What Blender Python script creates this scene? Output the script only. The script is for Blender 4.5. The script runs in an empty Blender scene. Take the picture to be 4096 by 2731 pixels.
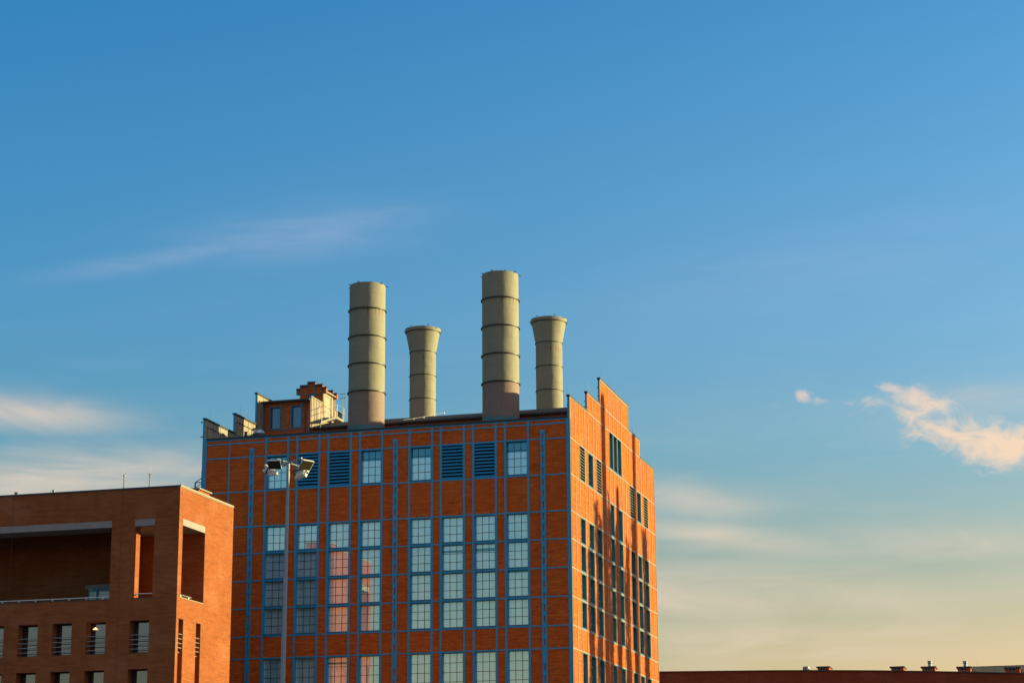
import bpy, bmesh, math, random
from mathutils import Vector, Matrix
random.seed(7)
R = math.radians
scene = bpy.context.scene
col = scene.collection

# ------------------------------------------------------------------ camera
EYE = 1.7
PITCH, ROLL, YAW = 0.2478, -0.0076, -0.267
cy_, sy_ = math.cos(YAW), math.sin(YAW)
FW = Vector((sy_*math.cos(PITCH), cy_*math.cos(PITCH), math.sin(PITCH)))
RT = Vector((cy_, -sy_, 0)); UP = RT.cross(FW)
RT2 = RT*math.cos(ROLL) + UP*math.sin(ROLL)
UP2 = -RT*math.sin(ROLL) + UP*math.cos(ROLL)
cam = bpy.data.cameras.new("camera")
cam.sensor_width = 36; cam.lens = 8183.64/4096*36
cam.clip_start = 0.5; cam.clip_end = 20000
camo = bpy.data.objects.new("camera", cam); col.objects.link(camo)
m = Matrix(((RT2.x, UP2.x, -FW.x, 0), (RT2.y, UP2.y, -FW.y, 0), (RT2.z, UP2.z, -FW.z, EYE), (0, 0, 0, 1)))
camo.matrix_world = m
scene.camera = camo

# ------------------------------------------------------------------ light
SUN_AZ, SUN_EL = R(66.5), R(7.5)
sd = Vector((math.sin(SUN_AZ)*math.cos(SUN_EL), math.cos(SUN_AZ)*math.cos(SUN_EL), math.sin(SUN_EL)))
sl = bpy.data.lights.new("sun", 'SUN'); sl.energy = 5.0; sl.angle = R(0.53); sl.color = (1.0, 0.84, 0.38)
so = bpy.data.objects.new("sun", sl); col.objects.link(so)
so.rotation_euler = sd.to_track_quat('Z', 'Y').to_euler(); so.location = (0, 0, 80)

scene.view_settings.view_transform = 'Standard'
scene.view_settings.look = 'None'
scene.view_settings.gamma = 1.0
scene.view_settings.use_curve_mapping = False
scene.view_settings.exposure = 1.15

# ------------------------------------------------------------------ node maths helper
class V:
    def __init__(s, nt, sock): s.nt, s.k = nt, sock
    def _b(s, o, op, sw=False):
        n = s.nt.nodes.new('ShaderNodeMath'); n.operation = op
        a, b = (o, s) if sw else (s, o)
        for i, q in enumerate((a, b)):
            if isinstance(q, V): s.nt.links.new(q.k, n.inputs[i])
            else: n.inputs[i].default_value = q
        return V(s.nt, n.outputs[0])
    def __add__(s, o): return s._b(o, 'ADD')
    __radd__ = __add__
    def __sub__(s, o): return s._b(o, 'SUBTRACT')
    def __rsub__(s, o): return s._b(o, 'SUBTRACT', True)
    def __mul__(s, o): return s._b(o, 'MULTIPLY')
    __rmul__ = __mul__
    def __truediv__(s, o): return s._b(o, 'DIVIDE')
    def __rtruediv__(s, o): return s._b(o, 'DIVIDE', True)
    def pow(s, o): return s._b(o, 'POWER')
    def max(s, o): return s._b(o, 'MAXIMUM')
    def min(s, o): return s._b(o, 'MINIMUM')
    def lt(s, o): return s._b(o, 'LESS_THAN')
    def gt(s, o): return s._b(o, 'GREATER_THAN')
    def mod(s, o): return s._b(o, 'FLOORED_MODULO')
    def atan2(s, o): return s._b(o, 'ARCTAN2')
    def _u(s, op):
        n = s.nt.nodes.new('ShaderNodeMath'); n.operation = op
        s.nt.links.new(s.k, n.inputs[0]); return V(s.nt, n.outputs[0])
    def abs(s): return s._u('ABSOLUTE')
    def exp(s): return s._u('EXPONENT')
    def asin(s): return s._u('ARCSINE')
    def clamp(s): return s.max(0.0).min(1.0)
    def smooth(s, a, b):
        n = s.nt.nodes.new('ShaderNodeMapRange'); n.interpolation_type = 'SMOOTHSTEP'
        s.nt.links.new(s.k, n.inputs[0]); n.inputs[1].default_value = a; n.inputs[2].default_value = b
        return V(s.nt, n.outputs[0])

def vec(nt, x, y, z):
    n = nt.nodes.new('ShaderNodeCombineXYZ')
    for i, q in enumerate((x, y, z)):
        if isinstance(q, V): nt.links.new(q.k, n.inputs[i])
        else: n.inputs[i].default_value = q
    return n.outputs[0]

def noise(nt, vector, scale, detail=3.0, rough=0.5, dist=0.0):
    n = nt.nodes.new('ShaderNodeTexNoise'); n.inputs['Scale'].default_value = scale
    n.inputs['Detail'].default_value = detail; n.inputs['Roughness'].default_value = rough
    n.inputs['Distortion'].default_value = dist
    if vector is not None: nt.links.new(vector, n.inputs['Vector'])
    return V(nt, n.outputs[0])

def mix(nt, fac, a, b, mode='MIX'):
    n = nt.nodes.new('ShaderNodeMix'); n.data_type = 'RGBA'; n.blend_type = mode
    ins = {'f': n.inputs[0], 'a': n.inputs[6], 'b': n.inputs[7]}
    for k, q in (('f', fac), ('a', a), ('b', b)):
        if isinstance(q, V): nt.links.new(q.k, ins[k])
        elif hasattr(q, 'is_output') or isinstance(q, bpy.types.NodeSocket): nt.links.new(q, ins[k])
        elif k == 'f': ins[k].default_value = q
        else: ins[k].default_value = (*q, 1) if len(q) == 3 else q
    return n.outputs[2]

# ------------------------------------------------------------------ sky
world = bpy.data.worlds.new("World"); scene.world = world; world.use_nodes = True
nt = world.node_tree; bg = nt.nodes['Background']
sky = nt.nodes.new('ShaderNodeTexSky'); sky.sky_type = 'NISHITA'; sky.sun_disc = False
sky.sun_elevation = SUN_EL; sky.sun_rotation = SUN_AZ
tc = nt.nodes.new('ShaderNodeTexCoord')
sep = nt.nodes.new('ShaderNodeSeparateXYZ'); nt.links.new(tc.outputs['Generated'], sep.inputs[0])
dx, dy, dz = [V(nt, o) for o in sep.outputs]
el = dz.min(1.0).max(-1.0).asin()
az = dx.atan2(dy)                       # clockwise from +Y
ramp = nt.nodes.new('ShaderNodeValToRGB'); nt.links.new((el/0.6).clamp().k, ramp.inputs[0])
TINT = [(0.00, (1.55, 1.06, .72)), (0.14, (1.60, 1.28, .98)), (0.23, (1.14, 1.25, 1.20)), (0.32, (.84, 1.38, 1.70)), (0.42, (.77, 1.49, 2.06)), (0.54, (.64, 1.52, 2.22)), (0.69, (.44, 1.46, 2.32)), (.80, (.9, 1.3, 1.7)), (1.0, (1.0, 1.2, 1.4))]
rc = ramp.color_ramp
while len(rc.elements) < len(TINT): rc.elements.new(0.5)
for e_, (p_, c_) in zip(rc.elements, TINT): e_.position = p_
for e_, (p_, c_) in zip(rc.elements, TINT): e_.color = (c_[0]/4, c_[1]/4, c_[2]/4, 1)
c4 = mix(nt, 1.0, ramp.outputs[0], (4, 4, 4), 'MULTIPLY')
skyr = mix(nt, 1.0, sky.outputs[0], (7.0, 7.0, 7.0), 'DARKEN')       # glow round the low sun clamped to keep shaded sides dark
skyc = mix(nt, 1.0, skyr, c4, 'MULTIPLY')
side = (az - YAW).max(-.26).min(.26)
back = (((az - YAW)._u('COSINE'))*-1.0).smooth(.05, .8)*el.smooth(.36, .62)      # unseen rosy glow added high behind the viewer to warm the shaded fronts
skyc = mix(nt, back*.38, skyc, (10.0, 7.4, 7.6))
skyc = mix(nt, 1.0, skyc, vec(nt, (side*1.1 + 1.0), (side*.35 + 1.0), (side*.15 + 1.0)), 'MULTIPLY')

def gau(a0, e0, wa, we, rot=0.0):
    ca, sa = math.cos(rot), math.sin(rot)
    u = ((az - a0)*ca + (el - e0)*sa)/wa
    v = ((el - e0)*ca - (az - a0)*sa)/we
    return ((u*u + v*v)*-1.0).exp()
def ae(px, py):                          # direction seen in the photograph at this spot of the sky
    return YAW + math.atan((px-2048)/8183.6/1.0)*1.03, PITCH - math.atan((py-1365.5)/8183.6)
d2 = vec(nt, az*1.0, el*1.0, 0.0)
d_st = vec(nt, az*1.0, el*4.5, 3.0)
n_big = noise(nt, vec(nt, az*1.0 + el*.45, el*1.5, 0.0), 62.0, 9.0, 0.62, 0.9)
n_str = noise(nt, d_st, 9.0, 6.0, 0.55, 0.8)
n_fine = noise(nt, vec(nt, az*1.0 + el*2.5, el*7.0 - az*0.9, 9.0), 14.0, 6.0, 0.6, 0.4)
# puffy peach cloud on the right
P = [(3570, 1600, .011, .005, -.3, .9), (3650, 1645, .018, .008, -.35, 1.0), (3760, 1680, .014, .006, -.3, .8), (3650, 1720, .018, .010, -.5, .85), (3740, 1780, .024, .012, -.25, .9),
     (3850, 1800, .022, .013, -.2, 1.0), (3930, 1835, .018, .014, -.1, 1.1), (4010, 1850, .016, .013, 0, 1.2), (4060, 1800, .010, .010, 0, .9), (3600, 1830, .010, .008, -.3, .5),
     (3290, 1637, .018, .0042, -.20, .50), (3200, 1610, .008, .004, 0, .7), (3090, 1645, .006, .003, 0, .5), (2700, 1735, .010, .0018, .2, .45), (2945, 1715, .005, .004, -.5, .35),
     (3410, 1675, .022, .006, -.2, .55), (3500, 1650, .018, .006, 0, .55)]
pf = None
for (x, y, a, b, r_, k) in P:
    A0, E0 = ae(x, y); g = gau(A0, E0, a, b, r_)*k
    pf = g if pf is None else pf.max(g)
puff = (pf*1.25 + (n_big - 0.5)*2.1 - 0.42).smooth(0.0, 0.95)*pf.smooth(0.03, 0.45)
# lavender cirrus wisp on the left
A0, E0 = ae(1200, 945)
c1_ = gau(A0, E0, .052, .011, .10)
A0, E0 = ae(640, 1060)
c1_ = c1_.max(gau(A0, E0, .050, .0050, .20)*.9)
A0, E0 = ae(1420, 900)
c1_ = c1_.max(gau(A0, E0, .040, .012, .05)*.7)
A0, E0 = ae(3300, 1100)
c1_ = c1_.max(gau(A0, E0, .10, .020, .12)*.35)
wisp = c1_*(n_fine*1.5 - 0.22).clamp()
# broad bands low over the roofs
A0, E0 = ae(100, 1690)
b1 = gau(A0, E0, .045, .008, -.03)
A0, E0 = ae(300, 1930); b1 = b1.max(gau(A0, E0, .10, .014, .04)*1.0)
A0, E0 = ae(2750, 2010); b1 = b1.max(gau(A0, E0, .030, .008, -.12)*.8)
A0, E0 = ae(2820, 2150); b1 = b1.max(gau(A0, E0, .050, .006, -.12)*.85)
A0, E0 = ae(3900, 2200); b1 = b1.max(gau(A0, E0, .060, .008, -.05)*.6)
A0, E0 = ae(3000, 2400); b1 = b1.max(gau(A0, E0, .11, .011, -.05)*.9)
A0, E0 = ae(3250, 2580); b1 = b1.max(gau(A0, E0, .09, .012, -.03)*.7)
A0, E0 = ae(3950, 1640); b1 = b1.max(gau(A0, E0, .045, .010, .05)*.4)
band = b1*(n_str*2.2 - 0.55).clamp()
haze_n = (n_str - 0.42).clamp()*el.smooth(0.30, 0.10)*0.9
LOWC = (1.0, 1.0, 1.0)
c_ = mix(nt, (haze_n*0.55).clamp(), skyc, (6.2, 5.6, 5.0))
c_ = mix(nt, (band*0.80).clamp(), c_, (7.2, 5.6, 4.2))
c_ = mix(nt, (wisp*0.36).clamp(), c_, (4.8, 4.9, 6.2))
pc = mix(nt, ((pf - .35)*1.3 + (n_big - .5)*1.5).clamp(), (6.6, 5.4, 4.6), (9.4, 6.3, 3.9))
c_ = mix(nt, (puff*0.72).clamp(), c_, pc)
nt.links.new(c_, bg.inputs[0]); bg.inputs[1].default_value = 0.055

# ------------------------------------------------------------------ materials
def newmat(name, base=(.5, .5, .5), rough=.6, metal=0.0, spec=.5):
    mt = bpy.data.materials.new(name); mt.use_nodes = True
    b = mt.node_tree.nodes['Principled BSDF']
    b.inputs['Base Color'].default_value = (*base, 1); b.inputs['Roughness'].default_value = rough
    b.inputs['Metallic'].default_value = metal; b.inputs['Specular IOR Level'].default_value = spec
    return mt, mt.node_tree, b

def posn(nt):
    g = nt.nodes.new('ShaderNodeNewGeometry')
    s = nt.nodes.new('ShaderNodeSeparateXYZ'); nt.links.new(g.outputs['Position'], s.inputs[0])
    n = nt.nodes.new('ShaderNodeSeparateXYZ'); nt.links.new(g.outputs['True Normal'], n.inputs[0])
    return [V(nt, o) for o in s.outputs], [V(nt, o) for o in n.outputs], g.outputs['Position']

def brick_mat(name, c1, c2, mortar, dark, light, course=.085, blen=.27, ms=.011, patch=1.0):
    mt, nt, b = newmat(name, c1, .9, 0, .08)
    (x, y, z), (nx, ny, nz), pos = posn(nt)
    sel = nx.abs().gt(0.6)
    u = x + (y - x)*sel
    uv = vec(nt, u, z, 0.0)
    def bt(ca, cb, cm, off=0.0):
        t = nt.nodes.new('ShaderNodeTexBrick'); nt.links.new(uv, t.inputs[0])
        t.inputs['Scale'].default_value = 1.0; t.inputs['Mortar Size'].default_value = ms
        t.inputs['Brick Width'].default_value = blen; t.inputs['Row Height'].default_value = course
        t.inputs['Color1'].default_value = (*ca, 1); t.inputs['Color2'].default_value = (*cb, 1); t.inputs['Mortar'].default_value = (*cm, 1)
        t.inputs['Mortar Smooth'].default_value = 0.3
        return t
    t = bt(c1, c2, mortar); t2 = bt((0, 0, 0), (1, 1, 1), (.5, .5, .5))
    big = noise(nt, vec(nt, u*0.8, z*4.6, 1.0), 1.0, 4, .6)
    big2 = noise(nt, vec(nt, u*1.1, z*5.5, 7.0), 1.0, 4, .6)
    rnd = V(nt, t2.outputs['Color'])
    # groups of burnt and of pale bricks, whole bricks only
    dk = (rnd - 0.40)*big.smooth(.48, .62)*1.25*patch
    lt = (0.45 - rnd)*big2.smooth(.50, .64)*1.8*patch
    c = mix(nt, dk.clamp(), t.outputs['Color'], dark)
    c = mix(nt, lt.clamp(), c, light)
    sl_ = noise(nt, pos, .25, 3, .5)
    c = mix(nt, (sl_ - .38).clamp()*.55, c, tuple(v*.62 for v in c1))
    rowi = (z/course)._u('FLOOR')
    rown = noise(nt, vec(nt, u*0.45, rowi*0.61, 5.0), 1.0, 3, .6)        # tone drifting course by course
    c = mix(nt, ((rown - .47)*2.4).clamp()*.5, c, tuple(v*.48 for v in c1))
    c = mix(nt, ((.46 - rown)*2.2).clamp()*.6, c, tuple(min(1, v*1.25 + .02) for v in c2))
    mvis = noise(nt, vec(nt, u*0.35, z*0.5, 11.0), 1.0, 3, .5).smooth(.5, .68)
    c = mix(nt, (V(nt, t.outputs['Fac'])*mvis*.55).clamp(), c, tuple(min(1, v*1.5 + .05) for v in mortar))
    fine = noise(nt, vec(nt, u, z, 0.0), 24.0, 2, .5)
    c = mix(nt, (fine*.35).clamp(), c, tuple(v*.7 for v in c1))
    st = noise(nt, vec(nt, u*1.6, z*0.12, 3.0), 1.0, 4, .6)          # rain streaks
    c = mix(nt, ((st - .55)*1.3).clamp(), c, tuple(v*.45 for v in c1))
    nt.links.new(c, b.inputs['Base Color'])
    bp = nt.nodes.new('ShaderNodeBump'); bp.inputs['Strength'].default_value = .5; bp.inputs['Distance'].default_value = .012
    inv = 1.0 - V(nt, t.outputs['Fac']); nt.links.new((inv + fine*.3).k, bp.inputs['Height'])
    nt.links.new(bp.outputs[0], b.inputs['Normal'])
    return mt

M = {}
M['brick'] = brick_mat('tower_brick', (.50, .090, .016), (.72, .175, .032), (.34, .09, .02), (.12, .016, .004), (.80, .32, .10))
M['brick2'] = brick_mat('hotel_brick', (.235, .048, .009), (.35, .092, .015), (.34, .19, .11), (.09, .015, .004), (.40, .16, .04), course=.082, blen=.25, ms=.012)
M['brick3'] = brick_mat('far_brick', (.22, .055, .022), (.28, .075, .030), (.20, .07, .04), (.12, .025, .012), (.28, .10, .05))

def paint(name, base, rough=.5, var=.25, metal=0.0, scale=1.5, streak=True, spec=.5):
    mt, nt, b = newmat(name, base, rough, metal, spec)
    (x, y, z), n_, pos = posn(nt)
    n1 = noise(nt, pos, scale, 4, .55)
    c = mix(nt, ((n1 - .4)*2*var).clamp(), base, tuple(v*.6 for v in base))
    if streak:
        s_ = noise(nt, vec(nt, x*4, y*4, z*.5), 1.0, 3, .5)
        c = mix(nt, ((s_ - .5)*1.8*var).clamp(), c, tuple(v*.5 + .03 for v in base))
    nt.links.new(c, b.inputs['Base Color'])
    rr = n1*.2 + (rough - .1); nt.links.new(rr.k, b.inputs['Roughness'])
    return mt
M['blue'] = paint('blue_steel', (.018, .29, .52), .5, .2)
M['bluedk'] = paint('blue_frame', (.012, .12, .23), .4, .25)
M['pale'] = paint('pale_steel', (.225, .23, .20), .6, .3)
M['teal'] = paint('teal_reveal', (.03, .15, .20), .5, .25)
M['coping'] = paint('dark_coping', (.022, .035, .048), .45, .3)
M['tan'] = paint('tan_coping', (.26, .22, .16), .5, .2)
M['black'] = paint('black_metal', (.012, .012, .014), .5, .2)
M['render'] = paint('beige_render', (.29, .24, .18), .85, .3, scale=.8, spec=.2)
M['clad'] = paint('seam_cladding', (.28, .23, .17), .6, .2)
M['concrete'] = paint('concrete_lintel', (.27, .26, .25), .85, .5, scale=2.2, spec=.2)
M['galv'] = paint('galvanised_steel', (.25, .30, .33), .6, .5, metal=.1, scale=5)
M['chrome'] = newmat('polished_rail', (.8, .8, .76), .28, .85)[0]
M['railw'] = paint('zinc_rail', (.42, .40, .38), .4, .2, metal=.3)
M['dome'] = newmat('skylight_dome', (.55, .62, .68), .1, .6)[0]
M['white'] = paint('white_enamel', (.62, .62, .58), .4, .25, scale=6)
M['lampglass'] = newmat('lamp_glass', (.05, .045, .02), .08, 0, 1.0)[0]
M['doorp'] = paint('pale_door', (.32, .28, .19), .5, .12)
M['dark'] = newmat('dark_interior', (.012, .014, .016), .8)[0]
M['asphalt'] = paint('asphalt', (.05, .05, .05), .9, .3, scale=.4, streak=False)
M['pavegrey'] = paint('paving', (.075, .07, .065), .9, .3, scale=.6, streak=False)

# roof sheet with lapped seams
mt, nt, b = newmat('roof_felt', (.06, .052, .036), .8)
(x, y, z), n_, pos = posn(nt)
sm = ((x*0.9 + y*0.0)/1.25).mod(1.0).lt(.035)
n1 = noise(nt, pos, 1.2, 5, .6)
c = mix(nt, n1, (.085, .070, .045), (.030, .028, .022)); c = mix(nt, sm*.7, c, (.015, .015, .013))
nt.links.new(c, b.inputs['Base Color']); M['roof'] = mt

# chimney steel: three coats
def stackmat(name, base, rust=0.0, ztop=0.0):
    mt, nt, b = newmat(name, base, .72, 0.0, .15)
    tcn = nt.nodes.new('ShaderNodeTexCoord'); s = nt.nodes.new('ShaderNodeSeparateXYZ'); nt.links.new(tcn.outputs['Object'], s.inputs[0])
    x, y, z = [V(nt, o) for o in s.outputs]
    ang = x.atan2(y)
    g1 = noise(nt, tcn.outputs['Object'], .7, 4, .55)
    g2 = noise(nt, vec(nt, x*3, y*3, z*.25), 1.0, 4, .6)
    c = mix(nt, ((g1 - .35)*.8).clamp(), base, tuple(v*.70 for v in base))
    c = mix(nt, ((g2 - .55)*1.2).clamp(), c, tuple(v*.6 for v in base))
    c = mix(nt, (z.mod(1.24).lt(.035))*.45, c, tuple(v*.5 for v in base))
    vs = ((ang + z*0.0)/1.05 + 0.33).mod(1.0).lt(.02)
    c = mix(nt, vs*.35, c, tuple(v*.4 for v in base))
    if rust:
        a = noise(nt, vec(nt, ang*7.0, 0.0, 2.0), 1.0, 2, .5)
        dzr = (ztop - z)
        drip = a.smooth(.52, .64)*dzr.smooth(.9, .02)*dzr.gt(0.0)
        c = mix(nt, (drip*rust).clamp(), c, (.20, .075, .015))
    nt.links.new(c, b.inputs['Base Color'])
    bp = nt.nodes.new('ShaderNodeBump'); bp.inputs['Strength'].default_value = .35; bp.inputs['Distance'].default_value = .25
    dn = noise(nt, tcn.outputs['Object'], .55, 2, .5)
    nt.links.new(dn.k, bp.inputs['Height']); nt.links.new(bp.outputs[0], b.inputs['Normal'])
    return mt
M['stk'] = stackmat('grey_green_stack', (.250, .240, .178), .9, 13.45)
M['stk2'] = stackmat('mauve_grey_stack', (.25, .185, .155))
M['stkband'] = stackmat('teal_flashing', (.10, .21, .24))

# glass in front of a roller blind; glass with a dark room behind
def glassmat(name, back, refl, rough=.015, varamp=.15, tint=(1, 1, 1), wob=.03):
    mt, nt, b = newmat(name)
    nt.nodes.remove(b)
    out = nt.nodes['Material Output']
    d = nt.nodes.new('ShaderNodeBsdfDiffuse'); g = nt.nodes.new('ShaderNodeBsdfGlossy'); mx = nt.nodes.new('ShaderNodeMixShader')
    g.inputs['Roughness'].default_value = rough; g.inputs['Color'].default_value = (*tint, 1)
    oi = nt.nodes.new('ShaderNodeObjectInfo'); rr = V(nt, oi.outputs['Random'])
    (x, y, z), n_, pos = posn(nt)
    n1 = noise(nt, vec(nt, x*1.2, y*1.2, z*.25), 1.0, 3, .5)
    c = mix(nt, (rr*varamp*2 + (n1 - .38)*1.5).clamp(), back, (back[0]*.42, back[1]*.62, back[2]*.72))
    nt.links.new(c, d.inputs[0])
    lw = nt.nodes.new('ShaderNodeLayerWeight'); lw.inputs[0].default_value = .35
    f = (V(nt, lw.outputs['Fresnel'])*.8 + refl).clamp()
    bp = nt.nodes.new('ShaderNodeBump'); bp.inputs['Strength'].default_value = wob; bp.inputs['Distance'].default_value = .05
    wv = noise(nt, pos, .9, 1, .5); nt.links.new(wv.k, bp.inputs['Height']); nt.links.new(bp.outputs[0], g.inputs['Normal'])
    nt.links.new(f.k, mx.inputs[0]); nt.links.new(d.outputs[0], mx.inputs[1]); nt.links.new(g.outputs[0], mx.inputs[2])
    nt.links.new(mx.outputs[0], out.inputs[0])
    return mt
M['blind'] = glassmat('blind_glass', (.42, .76, .84), .34)
M['clear'] = glassmat('clear_glass', (.015, .05, .07), .22, tint=(.45, .85, 1))
M['hotelglass'] = glassmat('hotel_glass', (.03, .025, .03), .16, tint=(.85, .80, 1))
M['dimglass'] = glassmat('dim_glass', (.06, .055, .06), .12, tint=(.8, .85, 1))
M['screen'] = glassmat('screen_glass', (.16, .08, .06), .15, rough=.2)

# ------------------------------------------------------------------ mesh helpers
class MB:
    def __init__(s): s.v = []; s.f = []
    def quad(s, a, b, c, d):
        n = len(s.v); s.v += [tuple(a), tuple(b), tuple(c), tuple(d)]; s.f.append((n, n+1, n+2, n+3))
    def poly(s, pts):
        n = len(s.v); s.v += [tuple(p) for p in pts]; s.f.append(tuple(range(n, n+len(pts))))
    def box(s, x0, y0, z0, x1, y1, z1):
        n = len(s.v)
        s.v += [(x0, y0, z0), (x1, y0, z0), (x1, y1, z0), (x0, y1, z0), (x0, y0, z1), (x1, y0, z1), (x1, y1, z1), (x0, y1, z1)]
        s.f += [tuple(n+i for i in q) for q in ((0, 3, 2, 1), (4, 5, 6, 7), (0, 1, 5, 4), (1, 2, 6, 5), (2, 3, 7, 6), (3, 0, 4, 7))]
    def prism(s, pts, d):
        """pts: closed outline (3-D, planar); d: extrusion vector"""
        d = Vector(d); k = len(pts); n = len(s.v)
        s.v += [tuple(Vector(p)) for p in pts] + [tuple(Vector(p)+d) for p in pts]
        s.f.append(tuple(range(n+k-1, n-1, -1))); s.f.append(tuple(range(n+k, n+2*k)))
        for i in range(k): j = (i+1) % k; s.f.append((n+i, n+j, n+k+j, n+k+i))
    def tube(s, a, b, r, r2=None, seg=8, cap=True):
        a, b = Vector(a), Vector(b); r2 = r if r2 is None else r2
        q = (b-a).to_track_quat('Z', 'Y'); n = len(s.v)
        for p, rr in ((a, r), (b, r2)):
            for i in range(seg):
                t = 2*math.pi*i/seg; s.v.append(tuple(p + q @ Vector((rr*math.cos(t), rr*math.sin(t), 0))))
        for i in range(seg): j = (i+1) % seg; s.f.append((n+i, n+j, n+seg+j, n+seg+i))
        if cap: s.f.append(tuple(range(n+seg-1, n-1, -1))); s.f.append(tuple(range(n+seg, n+2*seg)))
    def path(s, pts, r, seg=6):
        for a, b in zip(pts[:-1], pts[1:]): s.tube(a, b, r, seg=seg)
    def lathe(s, prof, seg=64, cx=0, cy=0, cap=False):
        n = len(s.v)
        for (r, z) in prof:
            for i in range(seg):
                t = 2*math.pi*i/seg; s.v.append((cx+r*math.cos(t), cy+r*math.sin(t), z))
        for k in range(len(prof)-1):
            for i in range(seg):
                j = (i+1) % seg; a = n+k*seg
                s.f.append((a+i, a+j, a+seg+j, a+seg+i))
        if cap: s.f.append(tuple(range(n+(len(prof)-1)*seg, n+len(prof)*seg)))
    def build(s, name, mat, parent=None, loc=None, smooth=False, bevel=0.0):
        me = bpy.data.meshes.new(name); me.from_pydata(s.v, [], s.f); me.update()
        if mat: me.materials.append(M[mat] if isinstance(mat, str) else mat)
        o = bpy.data.objects.new(name, me); col.objects.link(o)
        if parent: o.parent = parent
        if loc: o.location = loc
        if smooth:
            for p in me.polygons: p.use_smooth = True
            try:
                me.set_sharp_from_angle(angle=R(35))
            except Exception: pass
        if bevel:
            md = o.modifiers.new('bevel', 'BEVEL'); md.width = bevel; md.segments = 2; md.limit_method = 'ANGLE'
        return o

def wallmesh(mb, axis, pos, thick, us, zs, solid):
    """Slab on a grid. axis 'y': faces -y at y=pos, thick towards +y (u = x). axis 'x': faces +x at x=pos, thick towards -x (u = y)."""
    P = (lambda u, z, d: (u, pos+d, z)) if axis == 'y' else (lambda u, z, d: (pos-d, u, z))
    us = sorted(set(round(a, 4) for a in us)); zs = sorted(set(round(a, 4) for a in zs))
    nu, nz = len(us)-1, len(zs)-1
    S = [[bool(solid((us[i]+us[i+1])/2, (zs[j]+zs[j+1])/2)) for j in range(nz)] for i in range(nu)]
    at = lambda i, j: 0 <= i < nu and 0 <= j < nz and S[i][j]
    for i in range(nu):
        for j in range(nz):
            if not S[i][j]: continue
            a, b, c, d = us[i], us[i+1], zs[j], zs[j+1]
            mb.quad(P(a, c, 0), P(b, c, 0), P(b, d, 0), P(a, d, 0))
            mb.quad(P(b, c, thick), P(a, c, thick), P(a, d, thick), P(b, d, thick))
            if not at(i-1, j): mb.quad(P(a, c, thick), P(a, c, 0), P(a, d, 0), P(a, d, thick))
            if not at(i+1, j): mb.quad(P(b, c, 0), P(b, c, thick), P(b, d, thick), P(b, d, 0))
            if not at(i, j-1): mb.quad(P(a, c, thick), P(b, c, thick), P(b, c, 0), P(a, c, 0))
            if not at(i, j+1): mb.quad(P(a, d, 0), P(b, d, 0), P(b, d, thick), P(a, d, thick))

def holes_wall(mb, axis, pos, thick, u0, u1, z0, z1, holes):
    us = [u0, u1]; zs = [z0, z1]
    for h in holes: us += [h[0], h[1]]; zs += [h[2], h[3]]
    us = [min(max(a, u0), u1) for a in us]; zs = [min(max(a, z0), z1) for a in zs]
    wallmesh(mb, axis, pos, thick, us, zs, lambda u, z: not any(h[0] < u < h[1] and h[2] < z < h[3] for h in holes))

def empty(name, loc=(0, 0, 0), rz=0.0, parent=None):
    o = bpy.data.objects.new(name, None); col.objects.link(o); o.location = loc; o.rotation_euler = (0, 0, rz)
    o.empty_display_size = .5
    if parent: o.parent = parent
    return o
def tag(o, label=None, cat=None, group=None, kind=None):
    if label: o['label'] = label
    if cat: o['category'] = cat
    if group: o['group'] = group
    if kind: o['kind'] = kind
    return o
def dup(src, parent, loc=None, rz=None):
    """copy a part with its own sub-parts"""
    c = src.copy(); col.objects.link(c); c.parent = parent
    if loc is not None: c.location = loc
    if rz is not None: c.rotation_euler = (0, 0, rz)
    for ch in list(src.children):
        d = ch.copy(); col.objects.link(d); d.parent = c
    return c

# ------------------------------------------------------------------ ground
g = MB(); g.quad((-4000, -4000, 0), (4000, -4000, 0), (4000, 4000, 0), (-4000, 4000, 0))
tag(g.build('ground', 'pavegrey'), kind='structure')
g = MB(); g.box(-90, 84, 0.0, 60, 96, .01)
tag(g.build('road', 'asphalt'), kind='structure')

# ================================================================== power station
CX, CY = -37.815, 155.467
XL = CX - 31.45                      # inner face of the left gable
ps = empty('power_station', (0, 0, 0))
tag(ps, 'tall red brick power station gridded with blue steel bands and stepped gables', 'building')

AW = [(-25.92, -23.97), (-23.16, -21.22), (-20.42, -18.48), (-17.68, -15.77), (-13.42, -11.50), (-10.75, -8.80), (-8.02, -6.13), (-5.35, -3.44)]
Z = dict(cop=35.95, a2=35.47, a3=34.27, a4=31.35, r0=28.42, r1=26.18, r2=23.92, r3=21.66, r4=19.39, r5=17.62, q1=14.4, q2=12.0, q3=8.6)
BW = [(3.2, 5.03), (6.15, 8.07), (9.2, 11.08), (14.32, 15.93), (17.6, 19.25), (22.45, 24.33), (25.45, 27.3), (28.42, 30.3)]
rows4 = [('r0', 'r1'), ('r1', 'r2'), ('r2', 'r3'), ('r3', 'r4')]
tall = [('r5', 'q1')]
I = .07                              # half band width
A_holes, A_items = [], []
for k, (a, b) in enumerate(AW):
    A_items.append(('louvre' if k in (1, 2, 5, 6) else 'topwin', a, b, Z['a4'], Z['a3'] - 0.0))
    for t, bt_ in rows4: A_items.append(('win', a, b, Z[bt_], Z[t]))
    for t, bt_ in tall: A_items.append(('tallwin', a, b, Z[bt_], Z[t]))
B_items = []
for k, (a, b) in enumerate(BW):
    if k not in (3, 4): B_items.append(('blouvre' if k in (0, 2, 5, 7) else 'btop', a, b, Z['a4'], Z['a3']))
    else: B_items.append(('btop', a, b, Z['r0'], Z['a4']))
    for t, bt_ in rows4: B_items.append(('bwin', a, b, Z[bt_], Z[t]))
    for t, bt_ in tall: B_items.append(('btall', a, b, Z[bt_], Z[t]))
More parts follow.
